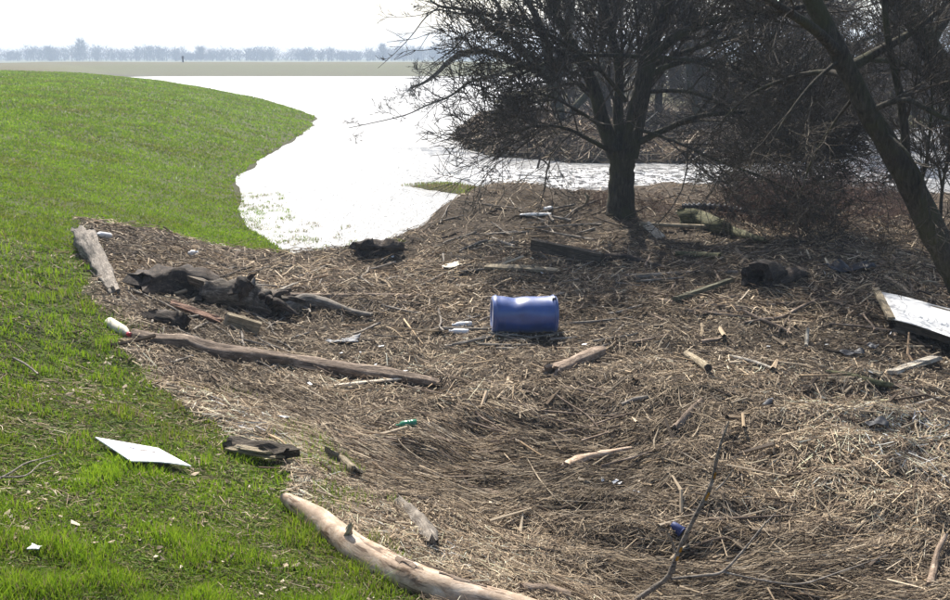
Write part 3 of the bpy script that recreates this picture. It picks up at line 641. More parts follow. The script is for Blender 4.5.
# leaning tree at the right edge
B2 = hit(990, 322); Y2 = B2[1]; B2[2] -= .1
tree_from(23, B2, ([B2] + pts([(960, 280), (931, 226), (904, 172), (870, 115), (840, 55), (812, 0), (788, -50), (770, -110)], Y2), [.27, .215, .195, .172, .145, .132, .12, .095, .06]),
    [(pts([(906, 172), (905, 135), (899, 90), (889, 45), (884, 0), (880, -50)], Y2), [.075, .065, .055, .045, .04, .03]),
     (pts([(840, 55), (815, 30, -.4), (785, 10, -.7), (745, -15, -1)], Y2), [.09, .07, .055, .03]),
     (pts([(846, 70), (880, 50, .3), (915, 30, .5), (950, 0, .7)], Y2), [.09, .07, .05, .03]),
     (pts([(818, 12), (800, -30, .3), (770, -70, .5)], Y2), [.10, .07, .04]),
     (pts([(868, 112), (905, 100, -.4), (945, 118, -.7), (985, 125, -1)], Y2), [.05, .04, .03, .015]),
     (pts([(935, 232), (920, 200, -.2), (928, 150, -.3), (932, 90, -.3), (925, 40, -.2)], Y2), [.035, .026, .02, .016, .01]),
     (pts([(940, 238), (942, 190, .2), (950, 140, .3), (948, 80, .3)], Y2), [.03, .024, .018, .01]),
     (pts([(842, 58), (812, 84, -.3), (782, 124, -.5), (758, 172, -.7)], Y2), [.035, .026, .018, .007]),
     (pts([(858, 92), (835, 122, .4), (812, 160, .7), (798, 205, .9)], Y2), [.03, .022, .016, .006]),
     (pts([(880, 130), (905, 150, -.5), (925, 185, -.8), (930, 222, -1)], Y2), [.03, .022, .015, .006]),
     (pts([(850, 78), (825, 72, .5), (790, 78, .9), (750, 95, 1.2), (715, 128, 1.4)], Y2), [.06, .045, .035, .022, .01])],
    'leaning_tree', 'dark bare tree trunk leaning left at the right edge above the white propped sheet', 2, 15, 1.7, .0045, .06, {2: 11, 1: 7}, fac=(.55, .5))
B3 = np.array([9.9, 17.5, 0]); B3[2] = float(hq(9.9, 17.5)) - .1
tree_from(24, B3, ([B3] + pts([(968, 120), (948, 84), (928, 44), (908, 2), (890, -40), (870, -100)], 17.5), [.30, .24, .21, .19, .17, .15, .10]),
    [(pts([(946, 82), (922, 72, -.3), (898, 62, -.6), (868, 60, -.9)], 17.5), [.10, .075, .055, .03]),
     (pts([(928, 44), (950, 10, .3), (975, -30, .5)], 17.5), [.12, .09, .05]), (pts([(912, 10), (880, -5, .4), (850, -30, .7)], 17.5), [.10, .07, .04])],
    'leaning_tree', 'second leaning bare trunk in the top right corner', 2, 10, 1.7, .005, .06, {2: 11, 1: 7}, fac=(.55, .5))
Y4 = 44.0; B4 = at(706, 152, Y4); B4[2] = float(hfun(B4[:1], B4[1:2])[0]) - .2
tree_from(25, B4, ([B4 - np.array([.5, 0, .8]), B4] + pts([(722, 148), (748, 116), (776, 84), (815, 50), (850, 5)], Y4), [.42, .36, .30, .27, .24, .2, .13]),
    [(pts([(776, 84), (770, 50), (760, 10), (745, -40)], Y4), [.25, .2, .15, .08]), (pts([(722, 148), (700, 120), (690, 80), (684, 20)], Y4), [.22, .18, .14, .08]),
     (pts([(750, 114), (790, 105), (830, 110), (870, 130)], Y4), [.14, .11, .08, .04]), (pts([(815, 50), (850, 45), (890, 30), (930, 25)], Y4), [.16, .12, .08, .04])],
    'leaning_tree', 'bare trunk leaning right across the river behind the forked tree', 2, 7, 2.4, .012, .08, {2: 8, 1: 5}, fac=(.55, .5))

# prototypes for the wood behind: trunk + crown, then copies
def proto(seed, hgt, name):
    t = Tree(seed, .019, .12); g = np.random.default_rng(seed); x = np.cumsum(g.normal(0, .25, (7, 2)), 0); z = np.linspace(0, hgt * .75, 7)
    P = spline(np.c_[x - x[0], z], 22); R = np.linspace(hgt * .021, hgt * .006, 22)
    V, F = tubes([(P, R)], 9); tr = np_mesh('trunk', V, F, True); tr.materials.append(M['bark'])
    t.grow(P, R, 2, 26, hgt * .36, .9, .04, .06, (.58, .5), {2: 9, 1: 5})
    V, F = tubes(t.big + t.fine, 3); cr = np_mesh('crown', V, F, False); cr.materials.append(M['twig_far'])
    return tr, cr
PR = [proto(100 + i, h_, 'p') for i, h_ in enumerate((11, 13, 9))]
def side(x, y, base):
    u = 475 + FPX * x / (y * cp + 3.5 * sp)
    return base + (' left of the forked tree' if u < 600 else ' between forked tree and leaning trunk' if u < 850 else ' behind the leaning trunk')
def put_tree(i, x, y, s, rot, label, group, name='bare_tree', cat='tree'):
    z = float(hfun(np.array([x]), np.array([y]))[0]) - .15
    root = empty(name, (x, y, z), label, cat, group); root.rotation_euler = (random.uniform(-.06, .06), random.uniform(-.06, .06), rot); root.scale = (s, s, s)
    for nm, me in zip(('trunk', 'crown'), PR[i % 3]): link(nm, me, None, root)
rt = random.Random(5)
LB = 'bare tree in the wood behind the rapids'
for i in range(30):
    row = i // 10; y = (47, 62, 84)[row] + rt.uniform(-4, 4); f = (i % 10 + rt.random()) / 10
    x = y * (.085 + .58 * f) if row < 2 else y * (.03 + .62 * f)
    put_tree(i, x, y, rt.uniform(.85, 1.25) * (1, 1.05, 1.2)[row], rt.random() * 6.3, side(x, y, LB), 'trees of the wood behind the rapids')
# thickets
def bush(seed, hgt, stems, rmin, mat, spread=1.0, nc=7):
    t = Tree(seed, rmin, .02, .35); g = np.random.default_rng(seed)
    for i in range(stems):
        a = g.random() * 6.3; d = np.array([math.cos(a) * spread, math.sin(a) * spread, g.uniform(.5, 1.6)]); p = np.array([math.cos(a) * g.random() * hgt * .3, math.sin(a) * g.random() * hgt * .3, -.05])
        P, R = t.branch(p, d, hgt * g.uniform(.8, 1.4), rmin * 2.2, 1, 6, .45); t.fine.append((P, R)); t.grow(P, R, 1, nc, hgt * .42, .9, .1, .1, (.5, .5), {1: 4})
    V, F = tubes(t.fine, 3); me = np_mesh('stems', V, F, False); me.materials.append(mat); return me
BUSH = [bush(200 + i, 2.2, 24, .011, M['twig_far']) for i in range(2)]; TALL = [bush(230 + i, 5.2, 17, .019, M['twig_far'], .55, 10) for i in range(2)]; BRAM = [bush(210 + i, 1.0, 30, .0042, M['twig_red'], 1.1) for i in range(2)]
def put_bush(me, x, y, s, label, group, name='thicket_bush', z=None):
    o = link(name, me, None); o.location = (x, y, float(hfun(np.array([x]), np.array([y]))[0]) - .05); o.rotation_euler = (0, 0, rt.random() * 6.3); o.scale = (s, s, s * rt.uniform(.85, 1.15)); tag(o, label, 'bush', group)
for i in range(46):
    y = rt.uniform(40.5, 60) if i < 34 else rt.uniform(60, 90); x = y * rt.uniform(.045, .62) if i >= 10 else rt.uniform(1.2, 9)
    if i < 10: y = rt.uniform(41.5, 47)
    if float(hfun(np.array([x]), np.array([y]))[0]) < .15: continue
    put_bush(BUSH[i % 2], x, y, rt.uniform(.7, 1.5) if i >= 10 else rt.uniform(.3, .6), side(x, y, 'tangled leafless bush across the rapids'), 'bushes of the thicket across the rapids')
for i in range(24):
    y = rt.uniform(44, 62) if i < 13 else rt.uniform(62, 95); x = y * rt.uniform(.06, .64)
    if float(hfun(np.array([x]), np.array([y]))[0]) < .15: continue
    if x < 6.5: continue
    put_bush(TALL[i % 2], x, y, rt.uniform(.8, 1.4), side(x, y, 'tall bare willow shrub in the wood'), 'tall shrubs filling the wood', 'willow_shrub')
for i in range(30):
    y = rt.uniform(20.5, 28.2); x = y * rt.uniform(.29, .47)
    put_bush(BRAM[i % 2], x, y, rt.uniform(.6, 1.25), 'low reddish bramble bush behind the debris, ' + ('close to the drain hose' if x < 9 else 'close to the leaning trunk'), 'reddish brambles behind the debris', 'bramble_bush')
for i, (u, v, s) in enumerate([(598, 206, .55), (643, 212, .7), (650, 206, .5), (585, 200, .5)]):
    p = hit(u, v); put_bush(BRAM[i % 2], p[0], p[1], s, 'dark brushwood clump caught around the foot of the forked tree', 'brushwood at the foot of the forked tree', 'brush_clump')
for i in range(8):
    y = rt.uniform(26.5, 29.3); x = y * rt.uniform(.27, .46); put_bush(BUSH[i % 2], x, y, rt.uniform(.35, .65), 'bare dark bush at the river edge behind the reddish brambles', 'dark bushes at the river edge', 'riverside_bush')
# floating brush in the water and stick in the rapids
for i, (u, v, s) in enumerate([(408, 91, .9), (425, 90, .7), (452, 89, .6)]):
    p = atz(u, v, 0); put_bush(BUSH[i % 2], p[0], p[1], s * .5, ('low dark brush stranded in the white water, leftmost of three', 'low dark brush stranded in the white water, middle one of three', 'low dark brush stranded in the white water, nearest the hanging branches')[i], 'brush stranded in the flood', 'stranded_brush'); COL.objects[-1].location.z = -.15

# distant wood and single trees on the horizon
def ftree(g, x, y, z0, hgt, wid, n, out):
    out.append((np.array([[x, y, z0], [x + g.normal(0, .3), y, z0 + hgt * .7]]), np.array([.26, .11])))
    for _ in range(n):
        t = g.random() ** .85; zz = z0 + hgt * (.04 + .76 * t); a = g.random() * 6.3; L = wid * (.35 + .65 * math.sin(math.pi * min(1, .25 + t * .7))) * g.uniform(.4, 1)
        p = np.array([x + math.cos(a) * L * .25, y + math.sin(a) * L * .25, zz]); q = np.array([x + math.cos(a) * L, y + math.sin(a) * L, zz + L * g.uniform(.1, 1.1)]); q[2] = min(q[2], z0 + hgt * 1.02)
        out.append((np.array([p, q]), np.array([.12, .06])))
g = np.random.default_rng(77); out = []
for i in range(420):
    u = g.uniform(-40, 500); Yd = g.uniform(640, 720); x = (u - 475) / FPX * Yd * 1.0
    hh = 6.8 + 3.4 * vnoise(np.array([u]), np.array([0.]), 22, 5)[0] * 2 - 2.6 * sstep(140, 215, u) * (1 - .5 * sstep(215, 260, u)) + g.normal(0, 1.6); ftree(g, x, Yd, .3, max(5, hh * .9), 5.2, 40, out)
for i in range(4200):
    x = g.uniform(-40, 520); Yd = g.uniform(636, 725); x = (x - 475) / FPX * Yd; z_ = g.uniform(.2, 5.0); out.append((np.array([[x, Yd, z_], [x + g.normal(0, .7), Yd, z_ + g.uniform(.8, 2.6)]]), np.array([.11, .05])))
V, F = tubes(out, 3); o = link('far_wood', np_mesh('far_wood', V, F, False), M['twig_far']); tag(o, 'hazy bluish row of bare woodland along the horizon', kind='stuff')
for i, (u, hh, ww, lab) in enumerate([(95, 16.5, 6, 'tallest hazy bare tree rising above the horizon wood on the left'), (210, 11, 5, 'small hazy rounded tree on the horizon above the flood water'), (386, 13.5, 4, 'hazy upright tree on the horizon left of the hanging branches')]):
    out = []; Yd = 630; x = (u - 475) / FPX * Yd; root = empty('distant_tree', (x, Yd, .3), lab, 'tree'); ftree(g, 0, 0, 0, hh, ww, 330, out)
    V, F = tubes(out[:1], 5); link('trunk', np_mesh('trunk', V, F), M['twig_far'], root); V, F = tubes(out[1:], 3); link('crown', np_mesh('crown', V, F), M['twig_far'], root)
p = at(183, 61, 215); me = lathe('dyke_post', [(0, .3), (.05, .35), (1.2, .33), (1.5, .5), (2.3, .5), (2.4, .1)], 10); o = link('dyke_post', me, M['post']); o.rotation_euler = (0, -math.pi / 2, 0); o.scale = (.6, .5, .5); o.location = (p[0], 215, 2.6); tag(o, 'small dark marker post on the crest of the far dyke', 'post')

# ------------------------------------------------------------------ drifted things
def log(name, label, uv, r, mat, cat='log', off=.6, sides=14, rough=.12, seed=None, n=None, hollow=False, group=None, sink=0, flat=1.0, parent=None, lifts=None):
    r = list(np.atleast_1d(r)); seed = seed if seed is not None else int(uv[0][0] * 7 + uv[0][1]); lifts = lifts or [0] * len(uv)
    P = [hit(q[0], q[1], max(r[0] * off - sink + l, .0)) for q, l in zip(uv, lifts)]
    n = n or max(8, len(P) * 7); P = spline(P, n); R = np.interp(np.linspace(0, 1, n), np.linspace(0, 1, len(r)), r)
    me = log_mesh(name, P, R, sides, rough, seed, hollow, flat); o = link(name, me, M[mat]); o.location = P[0]
    if label: tag(o, label, cat, group)
    return o, P, R
def board(name, label, uv0, uv1, wd, th, mat, cat='plank', lift=(0, 0), roll=0.0, chew=.05, seed=None, group=None, seg=8, rough=.004):
    a = hit(*uv0, .005) + np.array([0, 0, lift[0]]); b = hit(*uv1, .005) + np.array([0, 0, lift[1]]); L = np.linalg.norm(b - a)
    me = box_mesh(name, L, wd, th, seg, rough, seed or int(uv0[0] * 3 + uv0[1]), chew); o = link(name, me, M[mat]); o.location = a
    xd = Vector(b - a).normalized(); zd = Vector((0, 0, 1)); yd = zd.cross(xd).normalized(); zd = xd.cross(yd); m = Matrix((xd, yd, zd)).transposed() @ Matrix.Rotation(roll, 3, 'X')
    o.rotation_euler = m.to_euler()
    if label: tag(o, label, cat, group)
    return o

# blue barrel
G = hit(524, 333); RB = .27; LBR = .90
br = empty('blue_barrel', (G[0], G[1] + .14, G[2] - .03), 'dented blue plastic barrel lying on its side in the middle of the debris', 'barrel'); br.rotation_euler = (0, math.radians(1.0), math.radians(4))
prof = [(-.45, .05), (-.452, .20), (-.468, .215), (-.47, .24), (-.455, .262), (-.43, .27), (-.40, .272), (-.38, .265)] + [(x_, .268 + .004 * math.cos(x_ * 9)) for x_ in np.linspace(-.34, .34, 22)] + [(.38, .265), (.40, .272), (.43, .27), (.455, .262), (.47, .24), (.468, .215), (.452, .20), (.45, .05)]
nt = M['blue'].node_tree; bb = nt.nodes['Principled BSDF']; lk = bb.inputs['Base Color'].links[0].from_socket
gr = noise(nt, 9, 8, .75, coords(nt, 'Object', (1, 1, .6))); nt.links.new(mixc(nt, ramp(nt, gr, [(.56, (0, 0, 0)), (.74, (.35, .35, .35))]), lk, (.17, .15, .12)), bb.inputs['Base Color'])
bb.inputs['Specular IOR Level'].default_value = 1.0; bb.inputs['Sheen Weight'].default_value = .25
me = lathe('body', prof, 56)
for v in me.vertices:
    x_, y_, z_ = v.co
    if abs(x_) < .44:
        top = max(0, z_ / .27 * .8 + y_ * -.8) ** 2; dent = .065 * math.exp(-((x_ + .14) / .12) ** 2) + .03 * math.exp(-((x_ - .12) / .2) ** 2)
        v.co.z -= dent * min(1, top); v.co.y += .03 * math.exp(-((x_ + .05) / .2) ** 2 - ((z_ - .02) / .12) ** 2) * (y_ < 0)
bd = link('body', me, M['blue'], br); bd.location = (0, 0, RB)
for sx in (-1, 1):
    o = link('rim', lathe('rim', [(-.012, .262), (-.012, .275), (-.004, .281), (.006, .281), (.013, .275), (.013, .262)], 48), M['blue'], br); o.location = (sx * .415, 0, RB)
for (yy, zz, rr) in ((-.08, .14, .034), (.09, .13, .024)):
    o = link('bung', lathe('bung', [(-.02, rr), (.018, rr), (.024, rr * .8), (.026, rr * .2)], 16), M['blue_dark'], br); o.location = (.455, yy, RB + zz)
me = lathe('handle_lug', [(-.03, .02), (-.025, .03), (.02, .03), (.03, .02)], 10); o = link('handle_lug', me, M['blue_dark'], br); o.location = (.41, -.10, RB + .245)

# foreground pale log with stub and peeling bark
o, P, R = log('stripped_log', 'pale barkless log with a short branch stub lying on the grass edge in the foreground', [(284, 497), (318, 520), (358, 552), (405, 577), (455, 595), (515, 612), (570, 630)], [.035, .085, .10, .108, .108, .105, .10], 'log_pale', 'log', .75, 20, .05, 9, 44, lifts=[.05, .02, 0, 0, 0, 0, 0])
def on(P, R, t, ang):
    i = min(int(t * (len(P) - 1)), len(P) - 2); T = unit(P[i + 1] - P[i]); A = unit(np.cross(T, [0, 0, 1.])); Bv = np.cross(A, T); nrm = A * math.cos(ang) + Bv * math.sin(ang); return P[i] + nrm * R[i], nrm, T
q, nrm, T = on(P, R, .315, 1.5); st = spline([q - nrm * .05, q + nrm * .03 + T * .0, q + nrm * .065 + np.array([.025, .0, .015])], 8)
s_ = link('stub', log_mesh('stub', st, np.linspace(.034, .012, 8), 10, .2, 3), M['board_tan'], o); s_.location = st[0] - P[0]
for k_, (t_, a_, L_) in enumerate([(.42, 2.1, .5), (.47, 1.55, .45), (.56, 2.3, .5), (.62, 1.8, .6), (.36, 2.6, .35)]):
    V = []; Fc = []; nn = 9; g = np.random.default_rng(k_)
    for i in range(nn):
        for j in range(4):
            pp, nr, TT = on(P, R, t_ + i / (nn - 1) * L_ * .22, a_ + (j - 1.5) * (.03 + .16 * g.random()) * math.sin(math.pi * (.06 + .88 * i / (nn - 1))) + g.normal(0, .05)); V.append(pp + nr * (.0 + .006 * g.random()) - P[0])
    for i in range(nn - 1):
        for j in range(3): a = i * 4 + j; Fc.append((a, a + 1, a + 5, a + 4))
    me = poly_mesh('bark_patch', V, Fc); link('bark_patch', me, M['log_brown'], o)

log('drift_log', 'long brown log lying along the left edge of the debris below the stump', [(132, 334), (160, 341), (185, 343), (215, 352), (258, 357), (305, 364), (345, 370), (395, 376), (440, 383)], [.05, .08, .095, .105, .105, .10, .095, .09, .035], 'log_brown', 'log', .75, 18, .14)
log('weathered_log', 'grey weathered log pointing up the slope with its sawn end in the grass', [(82, 234), (90, 246), (98, 260), (106, 276), (114, 292)], [.155, .15, .13, .105, .07], 'log_grey', 'log', .35, 18, .30, lifts=[.16, .1, .04, 0, 0])
log('rotten_log', 'dark rotten tree trunk half buried left of the grey broken trunk', [(142, 286), (168, 284), (200, 288), (222, 294)], [.16, .24, .25, .19], 'log_dark', 'log', .6, 18, .30)
bt, BP, BR = log('broken_trunk', 'grey broken trunk with dark splintered root end beside the white splinter board', [(196, 292), (225, 296), (250, 300), (272, 307)], [.20, .23, .25, .19], 'log_root', 'log', .75, 20, .30, hollow=True)
for k_, (dx_, dy_, dz_, L_) in enumerate([(.25, -.25, .12, .38), (.3, -.05, .28, .34), (.22, .2, .2, .36), (.1, -.3, .25, .3), (.32, -.15, -.02, .42), (-.12, -.22, .3, .28), (.3, .1, .05, .45)]):
    d_ = unit(np.array([dx_, dy_, dz_])); q = BP[-3] + d_ * .08; rp = spline([q, q + d_ * L_ * .5 + np.array([0, 0, .03]), q + d_ * L_ + np.array([.03, 0, -.05])], 8)
    s_ = link('root', log_mesh('root', rp, np.linspace(.08, .018, 8), 8, .3, 70 + k_), M['log_dark'], bt); s_.location = rp[0] - BP[0]
log('rotten_stump', 'dark crumbling stump above the long brown log', [(150, 317), (172, 322), (186, 326)], [.11, .15, .12], 'log_dark', 'stump', .5, 14, .35)
log('root_knob', 'knobbly dark root knob on top of the grey broken trunk', [(238, 293), (243, 286), (249, 283)], [.12, .13, .09], 'log_dark', 'root', 1.0, 12, .35, lifts=[.3, .42, .48])
log('drift_pole', 'straight grey pole lying behind the white splinter board', [(288, 296), (330, 297), (372, 296), (412, 297)], [.06, .06, .055, .05], 'log_brown', 'pole', .6, 10, .1)
log('drift_branch', 'smooth grey driftwood limb tapering right from the white splinter board', [(284, 308), (305, 300), (325, 303), (352, 312), (372, 315)], [.13, .12, .09, .06, .03], 'log_grey', 'branch', .6, 12, .15)
board('splinter_board', 'white broken board wedged against the end of the grey trunk', (263, 303), (298, 293), .14, .02, 'board_pale', lift=(.10, .17), roll=-.35, chew=.16)
board('dark_stake', 'thin dark stake leaning against the white splinter board', (285, 322), (266, 300), .05, .03, 'board_dark', 'stake', lift=(.0, .16))
board('squared_block', 'short tan timber block above the long brown log', (221, 326), (258, 335), .10, .20, 'board_tan', 'block', lift=(.0, -.02), roll=.15, chew=.04, seg=6)
board('reddish_stick', 'reddish broken board ending at the tan timber block', (170, 308), (222, 325), .09, .05, 'board_red', lift=(.06, .03), roll=.4)
board('wood_splinter', 'small yellowish slat lying left of the reddish board', (163, 300), (180, 303), .04, .02, 'board_tan', 'slat', lift=(.05, .05))
log('split_log', 'short split log with a hollow dark end in front of the blue barrel', [(551, 371), (566, 366), (585, 357), (600, 351)], [.11, .105, .10, .10], 'log_brown', 'log', .55, 16, .16, hollow=True, flat=.7)
log('tan_branch', 'smooth tan branch lying below the split log', [(566, 466), (582, 460), (605, 454), (632, 448)], [.045, .05, .035, .015], 'log_pale', 'branch', .6, 12, .15)
board('dark_beam', 'dark square beam lying on the mound below the forked tree', (531, 252), (603, 264), .16, .22, 'board_dark', 'beam', lift=(.05, -.02), chew=.05)
log('beam_branch', 'dark crooked branch continuing right from the dark beam', [(600, 258), (625, 258), (645, 262), (665, 268)], [.08, .07, .05, .03], 'log_dark', 'branch', .5, 10, .2)
board('grey_plank', 'grey plank half buried below the dark beam', (484, 270), (560, 273), .13, .05, 'board_tan', lift=(.05, .02), roll=.3)
log('mossy_log', 'log with a side stub lying right of the forked tree', [(681, 218), (700, 219), (718, 226), (735, 232), (765, 240)], [.22, .20, .16, .10, .03], 'log_moss', 'log', .75, 14, .18)
log('pale_pole', 'thin pale pole lying in front of the mossy log', [(640, 224), (665, 225), (690, 226), (715, 227)], [.045, .045, .045, .05], 'board_tan', 'pole', .9, 10, .08, lifts=[.05, .05, .05, .05])
board('pale_shingle', 'pale split board at the left end of the thin pole', (645, 227), (662, 240), .2, .03, 'board_pale', lift=(.08, .02), roll=.3)
log('moss_stick', 'short mossy log lying level below the pale pole', [(676, 254), (698, 255), (721, 256)], [.06, .07, .065], 'log_moss', 'log', .6, 10, .15)
log('long_beam', 'long thin dark beam lying right of the crooked branch', [(612, 277), (650, 276), (690, 273), (738, 272)], [.05, .055, .05, .03], 'log_grey', 'beam', .7, 8, .12)
board('green_plank', 'greenish plank lying askew left of the black hollow stump', (675, 304), (731, 288), .15, .06, 'board_green', lift=(.05, .12), roll=-.25)
log('crooked_root', 'crooked brown root below the greenish plank', [(697, 309), (712, 302), (726, 299), (740, 298)], [.03, .035, .05, .04], 'log_brown', 'root', .6, 10, .2)
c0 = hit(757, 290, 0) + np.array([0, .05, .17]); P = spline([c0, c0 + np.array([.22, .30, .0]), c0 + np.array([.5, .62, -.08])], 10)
o = link('hollow_stump', log_mesh('hollow_stump', P, np.linspace(.27, .22, 10), 24, .10, 31, True), M['stump_shaded']); o.location = P[0]; tag(o, 'black hollow stump lying with its round end towards the bank', 'stump')
log('black_root', 'gnarled dark driftwood lying right of the black hollow stump', [(778, 284), (792, 276), (806, 272)], [.13, .16, .07], 'log_dark', 'root', .4, 12, .4)
log('thin_branch', 'thin dark crooked branch lying below the black hollow stump', [(742, 323), (765, 319), (782, 317), (797, 309), (818, 299)], [.015, .022, .03, .03, .02], 'log_brown', 'branch', .8, 8, .15, lifts=[0, .02, .04, .07, .12])
o, P, R = log('cut_stick', 'pale round stick with dark sawn end lying in the sunlit reed litter', [(686, 354), (698, 361), (708, 368)], [.05, .05, .05], 'board_tan', 'stick', .8, 12, .05, lifts=[0, .02, .05])
e = link('end_face', lathe('end_face', [(0, .042), (.004, .042), (.005, .03)], 14, False), M['log_dark'], o); T = unit(P[-1] - P[-2]); e.location = P[-1] - P[0] + T * .012; e.rotation_euler = Vector(T).to_track_quat('X', 'Z').to_euler()
log('moss_branch', 'dark green mossy branch lying left of the white birch board', [(826, 372), (850, 376), (872, 382), (892, 386)], [.03, .045, .05, .04], 'log_moss', 'branch', .6, 10, .15)
log('brown_branch', 'short brown branch lying below the mossy branch end', [(884, 384), (905, 388), (925, 398)], [.03, .025, .015], 'log_brown', 'branch', .6, 8, .15)
board('birch_board', 'whitish split birch board lying under the white propped sheet', (888, 377), (938, 363), .15, .05, 'board_pale', lift=(.02, .06), roll=-.2, chew=.12)
board('wood_splinter', 'pale splinter lying against the left end of the birch board', (866, 372), (884, 377), .10, .02, 'board_tan', 'splinter', lift=(.02, .02), chew=.1)
log('rotten_branch', 'crumbling bark covered branch lying above the stripped foreground log', [(398, 500), (410, 513), (424, 528), (432, 545)], [.04, .06, .06, .055], 'log_grey', 'branch', .8, 12, .40)
log('bark_roll', 'small roll of tan bark left of the pale reed stalks', [(330, 455), (343, 462), (356, 473)], [.05, .055, .05], 'board_tan', 'bark', .9, 12, .35, hollow=True)
o, P, R = log('dark_root', 'dark forked root lying among pale reed stalks in the centre foreground', [(455, 483), (480, 490), (497, 495), (512, 501)], [.02, .03, .045, .02], 'log_brown', 'root', .8, 10, .2)
log('brown_stick', 'dark brown broken stick lying in the reed hollow under the cut stick', [(676, 428), (688, 414), (702, 400)], [.04, .04, .03], 'log_brown', 'stick', .8, 10, .2)
log('brown_stick', 'brown curved stick lying left of the reed hollow', [(622, 405), (634, 400), (648, 397)], [.025, .03, .02], 'log_grey', 'stick', .8, 8, .2)
log('bent_branch', 'brown bent branch standing out of the debris at the bottom right corner', [(930, 586), (934, 570), (938, 552), (946, 535)], [.03, .026, .02, .016], 'log_brown', 'branch', .8, 8, .2, lifts=[0, .03, .05, .07])
log('bottom_stick', 'dark log end half buried at the lower edge beside the stripped log', [(520, 590), (545, 592), (568, 598)], [.04, .05, .045], 'log_brown', 'log', .5, 10, .2)
log('drift_stick', 'thin pale stick crossing the debris at the far waterside corner', [(250, 284), (300, 279), (345, 281), (382, 287)], [.018, .02, .02, .012], 'log_brown', 'stick', .8, 8, .15)
log('drift_stick', 'forked dark stick above the rotten trunk on the left', [(205, 278), (225, 276), (240, 270), (252, 267)], [.02, .022, .02, .012], 'log_dark', 'stick', .8, 8, .2, lifts=[.05, .05, .06, .06])
log('drift_stick', 'pale stick lying near the water behind the straight grey pole', [(298, 277), (315, 271), (325, 266)], [.025, .025, .02], 'log_grey', 'stick', .8, 8, .15)
log('peat_clod', 'dark turf clod sitting at the water corner of the debris', [(358, 250), (375, 249), (392, 250), (402, 251)], [.15, .19, .19, .12], 'log_dark', 'clod', .6, 16, .35)
log('grey_stick', 'grey bent stick lying left of the barrel near the pale card', [(448, 284), (457, 277), (468, 271)], [.02, .024, .016], 'log_dark', 'stick', .8, 8, .15)
o = board('rotten_plank', 'dark rotten plank lying in the grass right of the white board', (218, 447), (300, 464), .13, .055, 'board_dark', lift=(.03, .05), roll=.2, chew=.18, rough=.02)
for k_, dz in enumerate((.03, .062)):
    me = box_mesh('splinter', .62 - .2 * k_, .05, .016, 6, .006, 60 + k_, .12); s_ = link('splinter', me, M['board_tan'], o); s_.location = (.08 + .1 * k_, .095 - .17, dz)

# white sheet board on the grass
c4 = [hit(95, 438, .06), hit(131, 462, .055), hit(191, 467, .07), hit(158, 449, .06)]
nrm = unit(np.cross(c4[1] - c4[0], c4[3] - c4[0])); nrm *= np.sign(nrm[2])
V = []; nS = 8
for top in (1, 0):
    for i in range(nS + 1):
        for j in range(nS + 1):
            a, b = i / nS, j / nS; p = (c4[0] * (1 - a) + c4[1] * a) * (1 - b) + (c4[3] * (1 - a) + c4[2] * a) * b
            V.append(p - c4[0] + nrm * (.008 * top + .012 * math.sin(3.1 * b) * a))
n1 = nS + 1; Fc = []
for i in range(nS):
    for j in range(nS):
        a = i * n1 + j; Fc.append((a, a + n1, a + n1 + 1, a + 1)); a += n1 * n1; Fc.append((a, a + 1, a + n1 + 1, a + n1))
loop = [i for i in range(n1)] + [i * n1 + nS for i in range(1, n1)] + [nS * n1 + j for j in range(nS - 1, -1, -1)] + [i * n1 for i in range(nS - 1, 0, -1)]
for i in range(len(loop)): a, b = loop[i], loop[(i + 1) % len(loop)]; Fc.append((a, b, b + n1 * n1, a + n1 * n1))
wb = link('white_board', poly_mesh('white_board', V, Fc), M['white_board']); wb.location = c4[0]; tag(wb, 'flat white board lying in the green grass at lower left', 'board')
def decal(name, mat, pts_, seed):
    g = np.random.default_rng(seed); V = []; Fc = []
    for (a, b, w) in pts_:
        for s in (-1, 1):
            aa = a + s * w; p = (c4[0] * (1 - aa) + c4[1] * aa) * (1 - b) + (c4[3] * (1 - aa) + c4[2] * aa) * b; V.append(p - c4[0] + nrm * (.011 + .012 * math.sin(3.1 * b) * aa))
    for i in range(len(pts_) - 1): Fc.append((2 * i, 2 * i + 1, 2 * i + 3, 2 * i + 2))
    link(name, poly_mesh(name, V, Fc), mat, wb)
g = np.random.default_rng(4)
decal('mud_smear', M['smudge'], [(.42 + .02 * g.normal(), .22 + i * .05, .006 + .018 * g.random()) for i in range(13)], 1)
decal('print_mark', M['print'], [(.22 + .012 * i, .22 + i * .025, .05 + .02 * math.sin(i)) for i in range(10)], 2)

# white propped sheet with batten on a dark frame, right edge
zp = float(hit(893, 330)[2]) + .27
A0, A1 = atz(893, 320, zp), atz(881, 293, zp + .03); B_1 = atz(952, 308, zp + .08); B_0 = atz(948, 337, zp + .05)
ex = unit(B_1 - A1); W1 = A1 + ex * 1.7; W0 = A0 + unit(B_0 - A0) * 1.7
pn = empty('roof_sheet', (*A0[:2], hq(*A0[:2])), 'white plastic sheet on dark wooden rails propped above the debris at the right edge', 'sheet'); o0 = np.array(pn.location)
V = []; Fc = []; nx_, ny_ = 20, 8
for top in (1, 0):
    for i in range(nx_ + 1):
        for j in range(ny_ + 1):
            a, b = i / nx_, j / ny_; p = (A0 * (1 - a) + W0 * a) * (1 - b) + (A1 * (1 - a) + W1 * a) * b
            V.append(p - o0 + np.array([0, 0, .012 * top + .015 * math.sin(b * 9 + a * 2) + .012 * math.sin(a * 7)]))
n1 = ny_ + 1; tot = (nx_ + 1) * n1
for i in range(nx_):
    for j in range(ny_):
        a = i * n1 + j; Fc.append((a, a + n1, a + n1 + 1, a + 1)); a += tot; Fc.append((a, a + 1, a + n1 + 1, a + n1))
